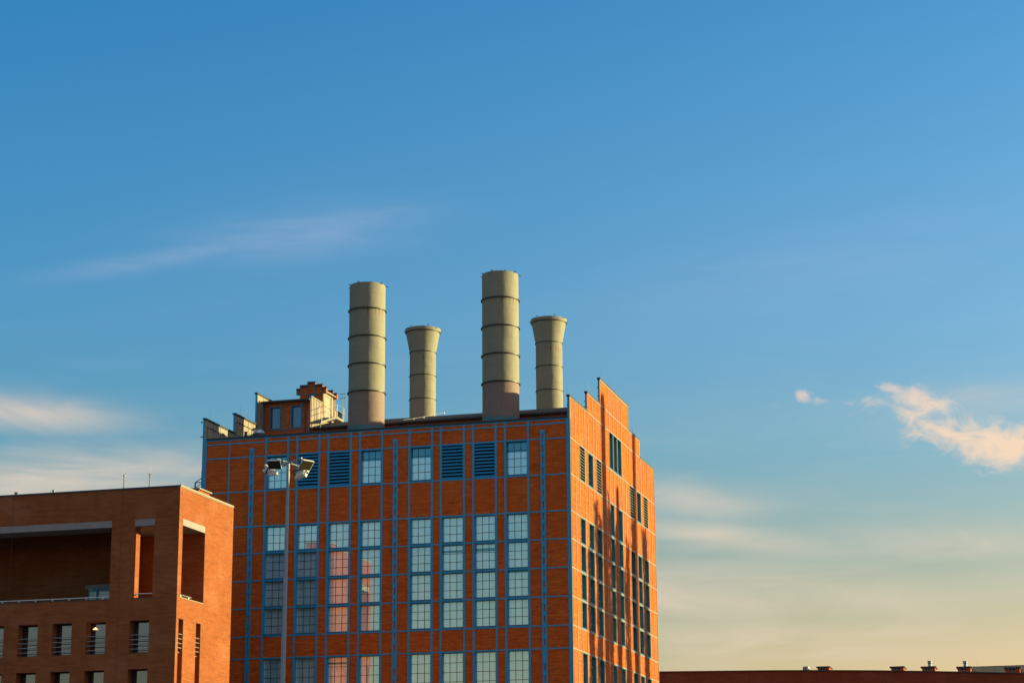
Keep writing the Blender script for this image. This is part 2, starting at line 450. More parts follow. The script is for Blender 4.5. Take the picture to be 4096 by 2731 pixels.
for a, b in ((14.32, 15.93), (15.93, 17.55), (17.55, 19.25)): B_items.append(('bmid', a, b, Z['a3'], 37.65))
hz = .045
def hole(it): return (it[1]+I, it[2]-I, it[3]+hz, it[4]-hz)

mb = MB()
holes_wall(mb, 'y', CY, .45, CX-31.65, CX, 0, 35.86, [(CX+h[0], CX+h[1], h[2], h[3]) for h in map(hole, A_items)])
mb.build('brick_wall', 'brick', ps)
# gable walls
STEP = [(0, 6.25, 37.62), (6.25, 11.1, 39.25), (11.1, 22.45, 41.5), (22.45, 27.3, 39.25), (27.3, 33.65, 37.62)]
def gable(name, pos, thick, holes, matname, steps):
    mb = MB(); us = [CY + a for s in steps for a in s[:2]]; zs = [0] + [s[2] for s in steps]
    hs = [(CY+h[0], CY+h[1], h[2], h[3]) for h in holes]
    for h in hs: us += h[:2]; zs += h[2:]
    def solid(u, z):
        t = [s[2] for s in steps if CY+s[0] < u < CY+s[1]]
        return bool(t) and z < t[0] and not any(h[0] < u < h[1] and h[2] < z < h[3] for h in hs)
    wallmesh(mb, 'x', pos, thick, us, zs, solid)
    return mb.build(name, matname, ps)
gable('gable_wall', CX, .155, [hole(i) for i in B_items], 'brick', STEP)
STEPL = [(0, 6.25, 37.70), (6.25, 11.1, 39.42), (11.1, 22.45, 42.30), (22.45, 27.3, 39.42), (27.3, 33.65, 37.70)]
gable('gable_wall', XL, .16, [], 'render', STEPL)
mb = MB(); mb.box(XL-.42, CY+.46, 0, XL-.17, CY+33.6, 37.5); mb.build('brick_wall', 'brick', ps)
# thick lower body of the right hand gable (behind the thin parapet)
mb = MB(); mb.box(CX-31.2, CY+33.2, 0, CX-.2, CY+33.6, 35.8); mb.build('brick_wall', 'brick', ps)

# copings with small fixing blocks
def copings(steps, x0, x1, out, mat='coping'):
    for k, (a, b, z) in enumerate(steps):
        mb = MB(); e0 = .10 if k <= 2 else 0.0; e1 = .10 if k >= 2 else 0.0
        mb.box(x0-out, CY+a-e0, z, x1+out, CY+b+e1, z+.13)
        mb.box(x0-out+.05, CY+a-e0+.05, z-.05, x1+out-.05, CY+b+e1-.05, z-.001)
        for q in range(2):
            s = CY + a + (b-a)*(.28+.4*q); mb.box(x0+.02, s, z+.131, x1-.02, s+.10, z+.20)
        mb.build('coping', mat, ps)
copings(STEP, CX-.155, CX, .07)
copings(STEPL, XL-.16, XL, .07)
# front edge blue flats of each gable step
for steps, xa, xb in ((STEP, CX-.157, CX-.012), (STEPL, XL-.162, XL-.012)):
    prev = 0
    for k, (a, b, z) in enumerate(steps[:3]):
        mb = MB(); zb = 36.0 if k == 0 else steps[k-1][2]+.14
        mb.box(xa, CY+a-.02, zb, xb, CY+a-.003, z-.055); mb.build('steel_edge', 'blue', ps)
        for i_ in range(3):
            mb2 = None
# corner posts
mb = MB(); mb.box(CX-.27, CY-.045, 0, CX-.014, CY-.001, 35.99); mb.box(CX-.157, CY-.045, 35.991, CX-.014, CY-.021, 37.56)
mb.build('corner_post', 'blue', ps)
mb = MB(); mb.box(XL-.17, CY-.045, 0, XL+.19, CY-.001, 35.99); mb.box(XL-.17, CY-.045, 35.991, XL-.012, CY-.021, 37.64)
mb.build('corner_post', 'blue', ps)
mb = MB(); mb.box(CX+.001, CY-.03, 0, CX+.045, CY+.10, 37.55); mb.build('corner_post', 'pale', ps)
mb = MB(); mb.box(CX+.001, CY+33.56, 0, CX+.045, CY+33.66, 37.55); mb.build('corner_post', 'pale', ps)
# front parapet coping
mb = MB(); mb.box(XL+.19, CY-.10, 35.93, CX-.16, CY+.50, 36.03); mb.box(XL+.2, CY-.06, 35.865, CX-.16, CY-.001, 35.925)
mb.build('coping', 'coping', ps)
mb = MB(); mb.box(XL+.2, CY-.030, 35.78, CX-.272, CY-.001, 35.864); mb.build('steel_beam', 'blue', ps)

# steel bands on the front
def vband(s, z0, z1, w=.165, mat='blue', name='steel_post'):
    mb = MB(); mb.box(CX+s-w/2, CY-.040, z0, CX+s+w/2, CY-.001, z1); return mb.build(name, mat, ps)
for a, b in AW:
    vband(a, 0, 35.775); vband(b, 0, 35.775)
vband(-29.2, 0, 35.775, .11)
for z in (Z['a2'], Z['a3'], Z['a4'], Z['r0'], Z['r1'], Z['r2'], Z['r3'], Z['r4'], Z['r5'], Z['q1'], Z['q2'], Z['q3'], 5.5):
    mb = MB(); mb.box(XL+.195, CY-.034, z-.05, CX-.272, CY-.0015, z+.05); mb.build('steel_beam', 'blue', ps)

# riveted lattice columns
def riveted(s):
    e = empty('riveted_column', (CX+s, CY, 0), parent=ps)
    mb = MB()
    mb.box(-.205, -.062, 0, -.055, -.002, 34.99); mb.box(.055, -.062, 0, .205, -.002, 34.99)
    mb.build('column_rail', 'blue', e)
    z = 35.0; k = 0; n_ = 0
    while z > 4:
        h = .37 if k != 19 else 1.35
        if k == 19: z -= .0
        mb = MB(); mb.box(-.213, -.078, z-h, .213, -.0625, z)
        rows = max(2, int(h/.16))
        for r_ in range(rows):
            zz = z - h*(r_+.5)/rows
            for xx in (-.165, -.085, .085, .165): mb.tube((xx, -.078, zz), (xx, -.094, zz), .017, .010, seg=6)
        mb.build('rivet_plate', 'blue', e)
        z -= (.905 if k != 19 else 1.9); k += 1
    mb = MB(); mb.lathe([(.0, 0), (.03, .0), (.04, .03), (.03, .07), (0, .08)], seg=10); mb.build('marker_lamp', 'white', e, loc=(0, -.12, 34.86))
for s in (-27.17, -14.6, -2.22): riveted(s)

# bands on the gable
def bband(s, z0, z1, w=.085, name='steel_post'):
    mb = MB(); mb.box(CX+.001, CY+s-w/2, z0, CX+.040, CY+s+w/2, z1); mb.build(name, 'pale', ps)
def top_at(s): return [t[2] for t in STEP if t[0] <= s < t[1]+.001][0]
for s in (1.72, 3.2, 5.03, 6.2, 8.07, 9.2, 11.1, 22.42, 24.33, 25.45, 27.33, 28.42, 30.3, 31.93): bband(s, 0, top_at(min(s, 33))-.02 if s not in (22.42,) else 41.45)
for s in (14.32, 19.25): bband(s, 0, 41.45)
for s in (15.93, 17.55): bband(s, 0, 41.45)
for s in (12.8, 20.8): bband(s, 0, Z['a3']-.05, .13)
def bbeam(z, a=.1, b=33.56, h=.08):
    mb = MB(); mb.box(CX+.0015, CY+a, z-h/2, CX+.034, CY+b, z+h/2); mb.build('steel_beam', 'pale', ps)
for z in (Z['a3'], Z['a4'], Z['r0'], Z['r1'], Z['r2'], Z['r3'], Z['r4'], Z['r5'], Z['q1'], Z['q2'], Z['q3'], 5.5): bbeam(z)
bbeam(37.60, .1, 33.56); bbeam(39.20, 6.25, 27.3); bbeam(41.44, 11.1, 22.45, .10)
# lit inner strips of the left gable
for s in (1.6, 3.1, 5.0, 6.2, 8.1, 9.2, 11.15, 12.6):
    mb = MB(); mb.box(XL+.001, CY+s-.035, 35.6, XL+.02, CY+s+.035, [t[2] for t in STEPL if t[0] <= s < t[1]][0]-.06); mb.build('steel_post', 'teal', ps)
mb = MB(); mb.box(XL+.0012, CY+6.3, 37.66, XL+.017, CY+12.7, 37.74); mb.build('steel_beam', 'teal', ps)
# conduit and clamps along the gable inside
mb = MB(); pts = []
for a, b, z in STEPL[:3]:
    aa, bb = a+.35, min(b, 12.7)-.15
    mb.path([(XL+.05, CY+aa, z-1.6), (XL+.05, CY+aa, z-.62), (XL+.05, CY+bb, z-.58)], .014, 5)
    t = aa
    while t < bb: mb.box(XL+.01, CY+t, z-.66, XL+.08, CY+t+.09, z-.56); t += .55
mb.build('conduit', 'black', ps)
# lightning rods
for s, x, z, tx in ((.1, CX-.1, 37.75, -.10), (7.0, CX-.1, 39.35, .12), (11.9, CX-.1, 41.6, -.02), (15.6, CX-.1, 41.6, -.05), (24.9, CX-.1, 39.35, -.1), (31.2, CX-.1, 37.7, 0),
                 (1.1, XL-.1, 37.8, 0), (7.6, XL-.1, 39.5, 0), (3.8+5.2, XL-.1, 39.5, 0)):
    mb = MB(); mb.tube((x, CY+s, z), (x+tx, CY+s, z+.95), .012, .006, seg=5); mb.build('lightning_rod', 'galv', ps)
# little brackets on gable edges
for k, (a, b, z) in enumerate(STEP[:3]):
    for i_ in range(2):
        mb = MB(); zz = z-.75-i_*.75; mb.box(CX-.24, CY+a-.015, zz, CX-.158, CY+a+.05, zz+.07); mb.build('bracket', 'black', ps)
for z in (37.45, 36.2):
    mb = MB(); mb.box(XL-.42, CY-.02, z, XL-.172, CY+.06, z+.08); mb.build('bracket', 'black', ps)

# ---- windows: prototypes in local axes (x right, -y out, origin bottom left)
def make_window(kind, w, h, nx_, nz_, depth, framemat, blindtop, matglass, barmat='black', barw=.034):
    f = MB(); t = .05; e = .002
    f.box(e, .0, e, t, depth+.06, h-e); f.box(w-t, .0, e, w-e, depth+.06, h-e)
    f.box(t, .0, h-t, w-t, depth+.06, h-e); f.box(t, .0, e, w-t, depth+.06, t)
    o = f.build('window', framemat, None)
    s_ = MB(); s_.box(t+.002, -.03, t+.002, w-t-.002, depth+.0, t+.07); s_.build('sill', 'bluedk', o)
    p = MB(); zt = h-t-.003
    if blindtop:
        zm = h*(1-1.22/nz_)
        p.box(t+.003, depth+.018, t+.075, w-t-.003, depth+.05, zm); p.build('pane', matglass, o)
        p = MB(); p.box(t+.003, depth+.020, zm+.001, w-t-.003, depth+.05, zt); p.build('pane', 'clear', o)
    else:
        p.box(t+.003, depth+.018, t+.075, w-t-.003, depth+.05, zt); p.build('pane', matglass, o)
    b = MB()
    z0 = t+.075
    for i in range(1, nx_): x = t+(w-2*t)*i/nx_; b.box(x-barw/2, depth-.010, z0, x+barw/2, depth+.016, zt)
    for j in range(1, nz_): z = z0+(zt-z0)*j/nz_; b.box(t+.004, depth-.006, z-barw/2, w-t-.004, depth+.0155, z+barw/2)
    b.build('glazing_bars', barmat, o)
    return o
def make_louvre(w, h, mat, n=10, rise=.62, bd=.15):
    f = MB(); t = .03
    f.box(.002, -.02, .002, t, .2, h-.002); f.box(w-t, -.02, .002, w-.002, .2, h-.002)
    f.box(t, -.02, .002, w-t, .2, .05); f.box(t, -.02, h-.04, w-t, .2, h-.002)
    o = f.build('louvre_vent', mat if bd > .1 else 'dark', None)
    b = MB(); b.box(t, .30, .01, w-t, .32, h-.01); b.build('backing', 'dark', o)
    s = MB(); p = (h-.09)/n
    for i in range(n):
        z = .05 + p*i
        s.prism([(t+.002, -.015, z+.02), (t+.002, -.015, z+.055), (t+.002, bd, z+p*rise+.03), (t+.002, bd, z+p*rise)], (w-2*t-.004, 0, 0))
    s.build('blades', mat, o)
    return o
protos = {}
def place(it, side):
    kind, a, b, z0, z1 = it; w = (b-a)-2*I; h = (z1-z0)-2*hz
    key = (kind, round(h, 2)) if side == 'A' else (kind, round(w, 2), round(h, 2))
    if side == 'A': w_ = 1.78
    else: w_ = w
    if key not in protos:
        if kind == 'louvre': o = make_louvre(w_, h, 'blue', 10)
        elif kind == 'blouvre': o = make_louvre(w_, h, 'pale', 11, .10, .04)
        elif side == 'A':
            o = make_window(kind, w_, h, 3, 4 if kind in ('topwin', 'tallwin') else 3, .26, 'blue', kind == 'topwin', 'blind')
        else:
            o = make_window(kind, w_, h, 2, {'bwin': 3, 'bmid': 5}.get(kind, 4), .30, 'teal', False, 'clear', barmat='tan')
        protos[key] = o; o.parent = ps; new = o
    else: new = dup(protos[key], ps)
    if side == 'A':
        sc = w/1.78; new.location = (CX+a+I, CY, z0+hz); new.scale = (sc, 1, 1)
    else:
        new.location = (CX, CY+a+I, z0+hz); new.rotation_euler = (0, 0, math.pi/2)
    return new
for it in A_items: place(it, 'A')
for it in B_items: place(it, 'B')
# half lowered blinds showing a darker strip behind a few panes
for (a, b), (zt, zb_), fr, hh in ((AW[5], ('r1', 'r2'), .70, .09), (AW[6], ('r1', 'r2'), .70, .11), (AW[2], ('r5', 'q1'), .80, .05), (AW[4], ('r3', 'r4'), .93, .05), (AW[7], ('r2', 'r3'), .90, .08)):
    mb = MB(); h = Z[zt]-Z[zb_]; mb.box(CX+a+I+.055, CY+.272, Z[zb_]+h*fr, CX+b-I-.055, CY+.2775, Z[zb_]+h*(fr+hh)); mb.build('blind_rail', 'clear', ps)

# weep holes: small dark slots beside the bands
mb = MB()
edges = sorted([-31.2, -29.2, -27.4, -26.94, -14.8, -14.39, -2.44, -2.0, -.3] + [v for p in AW for v in p])
zl = [35.86, Z['a2'], Z['a3'], Z['a4'], Z['r0'], Z['r1'], Z['r2'], Z['r3'], Z['r4'], Z['r5']]
for a, b in zip(edges[:-1], edges[1:]):
    if b-a < .6: continue
    wn = any(abs(a-p[0]) < .01 for p in AW)
    for zi in range(len(zl)-1):
        if wn and zi in (2, 4, 5, 6, 7): continue
        for zz in (zl[zi]-.17, zl[zi+1]+.12):
            for fr in ((.3, .78) if b-a > 1.3 else (.5,)):
                if random.random() < .85:
                    x = CX+a+(b-a)*fr+random.uniform(-.05, .05); mb.box(x-.012, CY-.0022, zz-.035, x+.012, CY+.001, zz+.035)
mb.build('weep_holes', 'dark', ps)

# ---- roofs
mb = MB(); mb.box(XL+.002, CY+.46, 35.3, CX-.157, CY+12.79, 35.55); mb.build('roof', 'roof', ps)
mb = MB(); mb.box(XL+.002, CY+20.82, 35.3, CX-.157, CY+33.1, 35.55); mb.build('roof', 'roof', ps)
# set-back upper wall
mb = MB(); mb.box(CX-26.98, CY+12.8, 35.56, CX-.16, CY+13.1, 39.1); mb.build('upper_wall', 'brick', ps)
mb = MB(); mb.box(CX-31.40, CY+20.5, 35.56, CX-.16, CY+20.8, 39.1); mb.build('upper_wall', 'brick', ps)
mb = MB()
mb.prism([(CX-26.97, CY+12.55, 39.10), (CX-26.97, CY+12.55, 39.24), (CX-26.97, CY+16.8, 40.50), (CX-26.97, CY+21.05, 39.24), (CX-26.97, CY+21.05, 39.10)], (26.80, 0, 0))
mb.build('roof', 'roof', ps)
mb = MB(); mb.box(CX-26.97, CY+12.42, 39.06, CX-.17, CY+12.54, 39.20); mb.build('gutter', 'black', ps)
for s in (-18.8, -17.57, -15.89, -14.66, -13.44, -11.77, -6.43, -5.23, -3.53, -21.2, -22.4, -24.1, -25.3):
    mb = MB(); mb.box(CX+s-.05, CY+12.76, 35.57, CX+s+.05, CY+12.799, 39.05); mb.build('steel_post', 'teal', ps)
for s in (-18.45, -6.04):
    mb = MB(); mb.tube((CX+s, CY+12.68, 35.6), (CX+s, CY+12.68, 38.85), .05, seg=8); mb.tube((CX+s, CY+12.66, 38.80), (CX+s, CY+12.62, 39.06), .05, .12, seg=8)
    mb.build('downpipe', 'coping', ps)
# cable with bulbs lying on the roof
mb = MB(); pts = []
for i in range(9):
    t = i/8; s = -18.5+2.9*t; yy = 13.6+2.9*t; zz = 39.24+(yy-12.55)*.2965+.06+.25*t*t
    pts.append((CX+s, CY+yy, zz))
mb.path(pts, .018, 5)
for p in pts[2::2]: mb.lathe([(0, p[2]-.14), (.05, p[2]-.12), (.055, p[2]-.05), (0, p[2])], seg=8, cx=p[0], cy=p[1])
mb.build('roof_cable', 'white', ps)

# ---- penthouse at the left end of the roof
ph = ps
PX0, PX1, PY, PT = XL+.003, CX-27.0, CY+12.8, 41.80
mb = MB()
holes_wall(mb, 'y', PY, .3, PX0, PX1, 35.56, PT, [(CX-30.83, CX-29.86, 39.35, 41.36), (CX-28.80, CX-27.82, 39.35, 41.36)])
mb.build('penthouse_wall', 'brick', ps)
mb = MB(); mb.box(PX0-.002, CY+12.50, PT, PX1, CY+21.1, PT+.13); mb.box(PX0, CY+12.40, PT-.05, PX1+.0, CY+12.497, PT+.10); mb.build('roof', 'coping', ps)
for s, w, z0, z1 in ((-31.38, .09, 35.6, PT-.05), (-30.88, .09, 39.30, PT-.05), (-29.82, .09, 39.30, PT-.05), (-29.47, .09, 35.6, PT-.05), (-28.85, .09, 39.30, PT-.05), (-27.79, .09, 39.30, PT-.05), (-27.09, .17, 35.6, PT-.05)):
    mb = MB(); mb.box(CX+s-w/2, PY-.04, z0, CX+s+w/2, PY-.001, z1); mb.build('steel_post', 'teal', ps)
mb = MB(); mb.box(PX0+.06, PY-.034, 39.20, CX-27.18, PY-.0015, 39.29); mb.build('steel_beam', 'teal', ps)
for s0, s1 in ((-30.83, -29.87), (-28.8, -27.84)):
    mb = MB(); mb.box(CX+s0, PY-.034, 41.36, CX+s1, PY-.0015, 41.43); mb.build('steel_beam', 'teal', ps)
    w, h = .965, 2.0; f = MB(); t = .06
    f.box(.002, 0, .002, t, .22, h); f.box(w-t, 0, .002, w-.002, .22, h); f.box(t, 0, h-t, w-t, .22, h); f.box(t, -.02, .002, w-t, .22, .06)
    o = f.build('window', 'bluedk', ps, loc=(CX+s0, PY, 39.352))
    p = MB(); p.box(t+.002, .15, .07, w-t-.002, .17, h-t-.002); p.build('pane', 'dimglass', o)
mb = MB(); mb.tube((CX-27.45, PY-.09, 35.6), (CX-27.45, PY-.09, PT-.05), .045, seg=8); mb.tube((CX-27.45, PY-.09, PT-.30), (CX-27.45, PY-.12, PT-.05), .045, .09, seg=8); mb.build('downpipe', 'coping', ps)
# cladded flank of the penthouse, standing seams, lit by the sun
XP = CX-26.97
mb = MB(); mb.box(XP-.15, CY+12.86, 38.5, XP, CY+15.72, 42.10); mb.box(XP-.15, CY+15.73, 38.5, XP+.0, CY+20.8, 41.75)
mb.build('cladding', 'clad', ps)
mb = MB(); s = 12.95
while s < 15.7: mb.box(XP+.0, CY+s, 38.6, XP+.03, CY+s+.035, 42.09); s += .40
mb.build('cladding_seams', 'black', ps)
mb = MB(); mb.box(XP-.20, CY+12.82, 42.11, XP+.06, CY+15.75, 42.20); mb.build('coping', 'tan', ps)

# ---- stair head with a stepped gable
hx0, hx1, hy0, hy1 = CX-29.20, XP+.03, CY+15.78, CY+18.75
mb = MB(); us = []; 
prof = [(-29.54, -29.19, 43.55), (-29.19, -28.46, 43.85), (-28.46, -27.72, 44.12), (-27.72, -27.0, 43.85), (-27.0, -26.63, 43.55)]
def stepgable(y, facing):
    mb = MB()
    us = [CX+a for p in prof for a in p[:2]] + [hx0, hx1]
    def sol(u, z):
        t = [p[2] for p in prof if CX+p[0] < u < CX+p[1]]
        if not t or z > t[0]: return False
        if z < 43.08: return hx0 < u < hx1 and not (CX-28.40 < u < CX-27.8 and z > 42.3)
        return True
    wallmesh(mb, 'y', y, .25, us+[CX-28.40, CX-27.8], [41.0, 42.3, 43.08] + [p[2] for p in prof], sol)
    return mb.build('stepped_gable', 'brick', ps)
stepgable(hy0, 1); stepgable(hy1-.25, -1)
for y in (hy0, hy1-.25):
    for p in prof:
        mb = MB(); z = p[2]
        mb.prism([(CX+p[0]-.03, y-.12, z-.04), (CX+p[0]-.03, y-.10, z+.02), (CX+p[0]-.03, y+.02, z+.14), (CX+p[0]-.03, y+.28, z+.14), (CX+p[0]-.03, y+.28, z+.001), (CX+p[0]-.03, y-.06, z+.001)], (p[1]-p[0]+.06, 0, 0))
        mb.build('coping', 'coping', ps)
mb = MB()
for s, z0, z1 in ((-29.50, 43.1, 43.54), (-29.17, 43.1, 43.84), (-28.44, 42.1, 44.1), (-27.76, 42.1, 44.1), (-27.03, 42.1, 43.84), (-26.67, 43.1, 43.54)):
    mb.box(CX+s-.035, hy0-.04, z0, CX+s+.035, hy0-.001, z1)
mb.box(CX-29.54, hy0-.036, 43.04, CX-26.64, hy0-.0015, 43.11); mb.box(CX-28.4, hy0-.036, 43.80, CX-27.8, hy0-.0015, 43.86)
mb.build('steel_bands', 'teal', ps)
mb = MB(); mb.box(CX-28.39, hy0+.10, 41.1, CX-27.81, hy0+.13, 43.07); mb.build('pane', 'clear', ps)
# side wall with the pale door
mb = MB(); holes_wall(mb, 'x', hx1, .12, hy0+.26, hy1-.26, 40.6, 43.3, [(CY+16.43, CY+17.69, 40.9, 42.95)])
mb.build('cladding', 'clad', ps)
mb = MB(); mb.box(hx0+.01, hy0+.26, 40.6, hx0+.13, hy1-.26, 43.3); mb.build('cladding', 'clad', ps)
mb = MB(); mb.prism([(hx0-.1, hy0+.26, 43.28), (hx1+.12, hy0+.26, 43.28), (hx1+.12, hy0+.26, 43.34), (CX-28.09, hy0+.26, 43.85), (hx0-.1, hy0+.26, 43.34)], (0, 2.45, 0)); mb.build('roof', 'roof', ps)
mb = MB(); mb.box(hx1+.121, hy0-.1, 43.22, hx1+.24, hy1+.2, 43.36); mb.tube((hx1+.10, CY+18.5, 40.8), (hx1+.10, CY+18.5, 43.2), .045, seg=8); mb.build('gutter', 'tan', ps)
mb = MB(); mb.box(hx1-.09, CY+16.45, 40.92, hx1-.04, CY+17.67, 42.93)
d_ = mb.build('door', 'doorp', ps)
mb = MB(); mb.box(hx1-.035, CY+17.5, 41.9, hx1+.02, CY+17.56, 42.1); mb.build('handle', 'black', d_)

# ---- steel stair and landing with railings
SX0, SX1 = XP+.25, XP+1.10
S0, S1, S2, ZA, ZB = 12.4, 16.4, 18.2, 39.50, 40.88
for x in (SX0, SX1):
    mb = MB(); mb.prism([(x, CY+S0, ZA), (x, CY+S0, ZA+.2), (x, CY+S1, ZB+.1), (x, CY+S1, ZB-.1)], (.05, 0, 0)); mb.build('stair_stringer', 'tan', ps)
mb = MB(); mb.box(SX1, CY+S1+.01, ZB-.1, SX1+.05, CY+S2, ZB+.1); mb.box(SX0, CY+S2-.05, ZB-.1, SX1-.001, CY+S2, ZB+.1); mb.build('landing_frame', 'tan', ps)
mb = MB()
for i in range(16):
    t = (i+.5)/16; y = CY+S0+(S1-S0)*t; z = ZA+.03+(ZB-ZA)*t
    mb.box(SX0+.052, y, z, SX1-.002, y+.17, z+.025)
    mb.box(SX1+.051, y, z-.04, SX1+.09, y+.07, z+.02)
for i in range(8): y = CY+S1+.05+(S2-S1-.15)*i/8; mb.box(XP+.01, y, ZB+.05, SX1-.002, y+.15, ZB+.07)
mb.build('stair_treads', 'galv', ps)
def railing(pts):
    mb = MB()
    for x, s, z in pts: mb.tube((x, CY+s, z-.1), (x, CY+s, z+1.05), .020, seg=6)
    for dz_ in (1.05, .55): mb.path([(x, CY+s, z+dz_) for x, s, z in pts], .016)
    mb.build('stair_railing', 'railw', ps)
zs_ = lambda s: ZA+.15+(ZB-ZA)*min(1, (s-S0)/(S1-S0))
railing([(SX1+.07, s, zs_(s)) for s in (12.5, 14.4, 16.4, 18.2)] + [(SX1+.9, 19.4, 40.3)])
railing([(SX0-.03, s, zs_(s)) for s in (12.5, 14.4, 16.2)])
for x in (SX0+.03, SX1):
    mb = MB(); mb.tube((x, CY+12.36, 35.6), (x, CY+12.36, 39.55), .045, seg=6); mb.build('stair_leg', 'coping', ps)
mb = MB(); x = SX1-.15
for q in (0, .30): mb.tube((x+q, CY+18.4, 40.3), (x+q, CY+18.4, 43.55), .035, seg=6)
for z in (43.5, 43.1): mb.tube((x-.30, CY+18.4, z), (x+.30, CY+18.4, z), .03, seg=6)
mb.build('cage_ladder', 'teal', ps)
mb = MB(); mb.box(XP-.15, CY+18.80, 38.5, XP+.01, CY+21.1, 42.12); mb.build('cladding', 'clad', ps)
mb = MB(); s = 18.9
while s < 21.0: mb.box(XP+.011, CY+s, 38.6, XP+.04, CY+s+.035, 42.11); s += .40
mb.build('cladding_seams', 'black', ps)
mb = MB(); mb.box(XP-.20, CY+18.78, 42.13, XP+.06, CY+21.14, 42.21); mb.build('coping', 'coping', ps)

# skylight and vent on the front roof strip
mb = MB(); prof_ = [(.53, 37.26), (.54, 37.32), (.47, 37.45), (.33, 37.58), (.16, 37.66), (0.005, 37.68)]; mb.lathe(prof_, seg=32, cx=CX-28.68, cy=CY+5.0)
mb.build('skylight_dome', 'dome', ps, smooth=True)
mb = MB(); mb.lathe([(.56, 35.55), (.56, 37.25), (.50, 37.262)], seg=32, cx=CX-28.68, cy=CY+5.0); mb.build('skylight_curb', 'coping', ps, smooth=True)
mb = MB(); mb.lathe([(.13, 35.55), (.13, 36.95), (.17, 36.96), (.17, 37.02), (.12, 37.03), (.12, 37.24), (.16, 37.26), (.16, 37.32), (0, 37.34)], seg=20, cx=CX-29.48, cy=CY+4.0)
mb.build('vent_cap', 'black', ps, smooth=True)

# external stair on the far left flank
mb = MB(); ex = XL-1.0
for (y, x0, zt) in ((3.0, ex-1.12, 33.0), (4.3, ex-1.10, 34.25), (6.2, ex-1.1, 35.0)):
    mb.tube((x0, CY+y, 8), (x0, CY+y, zt), .065, seg=6); mb.tube((ex-.1, CY+y, 8), (ex-.1, CY+y, zt+.3), .05, seg=6)
for k in range(8):
    z0 = 32.0 - 3.0*k
    for x0 in (ex-1.12, ex-.15):
        mb.path([(x0, CY+3.0, z0), (x0, CY+8.0, z0+2.4)], .06); mb.path([(x0, CY+3.0, z0+.97), (x0, CY+8.0, z0+3.37)], .04); mb.path([(x0, CY+3.0, z0+.5), (x0, CY+8.0, z0+2.9)], .03)
    mb.box(ex-1.15, CY+2.5, z0-.22, ex-.1, CY+3.0, z0+.02)
    mb.path([(ex-1.12, CY+3.0, z0+.97), (ex-.1, CY+3.0, z0+.97)], .04)
    for i in range(9): t = i/8; mb.box(ex-1.1, CY+3.0+5*t, z0+2.4*t, ex-.15, CY+3.25+5*t, z0+.04+2.4*t)
mb.build('outside_stair', 'bluedk', ps)

# ================================================================== chimney stacks (steel, on the roof)
def rot_ring(mb, r, z, h=.07, w=.12):
    mb.lathe([(r, z-h/2), (r+w, z-h/2), (r+w, z+h/2), (r, z+h/2)], seg=72)
def tall_stack(name, x, y, label):
    e = empty(name, (x, y, 35.55)); tag(e, label, 'chimney', 'tall straight steel chimneys')
    zb = 35.55; r = 1.60
    zs = [38.5-zb, 41.57-zb, 44.05-zb, 46.55-zb, 49.05-zb, 51.42-zb]
    M1 = MB(); M1.lathe([(r+.02, 0), (r+.02, zs[0])], seg=96); M1.build('base_flashing', 'stkband', e, smooth=True)
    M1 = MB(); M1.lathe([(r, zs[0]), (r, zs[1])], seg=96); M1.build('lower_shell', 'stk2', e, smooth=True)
    M1 = MB(); M1.lathe([(r, zs[1]), (r, zs[4]), (r, zs[5]-.05), (r-.04, zs[5]), (r-.12, zs[5]), (r-.12, zs[5]-2)], seg=96); M1.build('shell', 'stk', e, smooth=True)
    for z in zs[1:5]:
        M1 = MB(); rot_ring(M1, r, z); M1.build('flange_ring', 'black', e)
    M1 = MB()
    for k in range(9):
        a = 2*math.pi*k/9 + .35; c_, s_ = math.cos(a), math.sin(a); z = zs[5]
        M1.tube((c_*(r-.05), s_*(r-.05), z-.02), (c_*(r+.22), s_*(r+.22), z-.03), .03, seg=6)
        if k % 2 == 0:
            M1.path([(c_*r-.06*s_, s_*r+.06*c_, z-.02), (c_*r-.06*s_, s_*r+.06*c_, z+.10), (c_*r+.06*s_, s_*r-.06*c_, z+.10), (c_*r+.06*s_, s_*r-.06*c_, z-.02)], .018, 5)
    M1.build('rim_hooks', 'black', e)
    return e
SF, SR = CY+10.95, CY+28.8
KR = (CY+28.8)/(CY+22.1)
tall_stack('steel_chimney', -58.86, SF, 'taller ringed steel chimney beside the rooftop steel stair')
tall_stack('steel_chimney', -46.56, SF, 'taller ringed steel chimney nearer the right gable, its base in shadow')
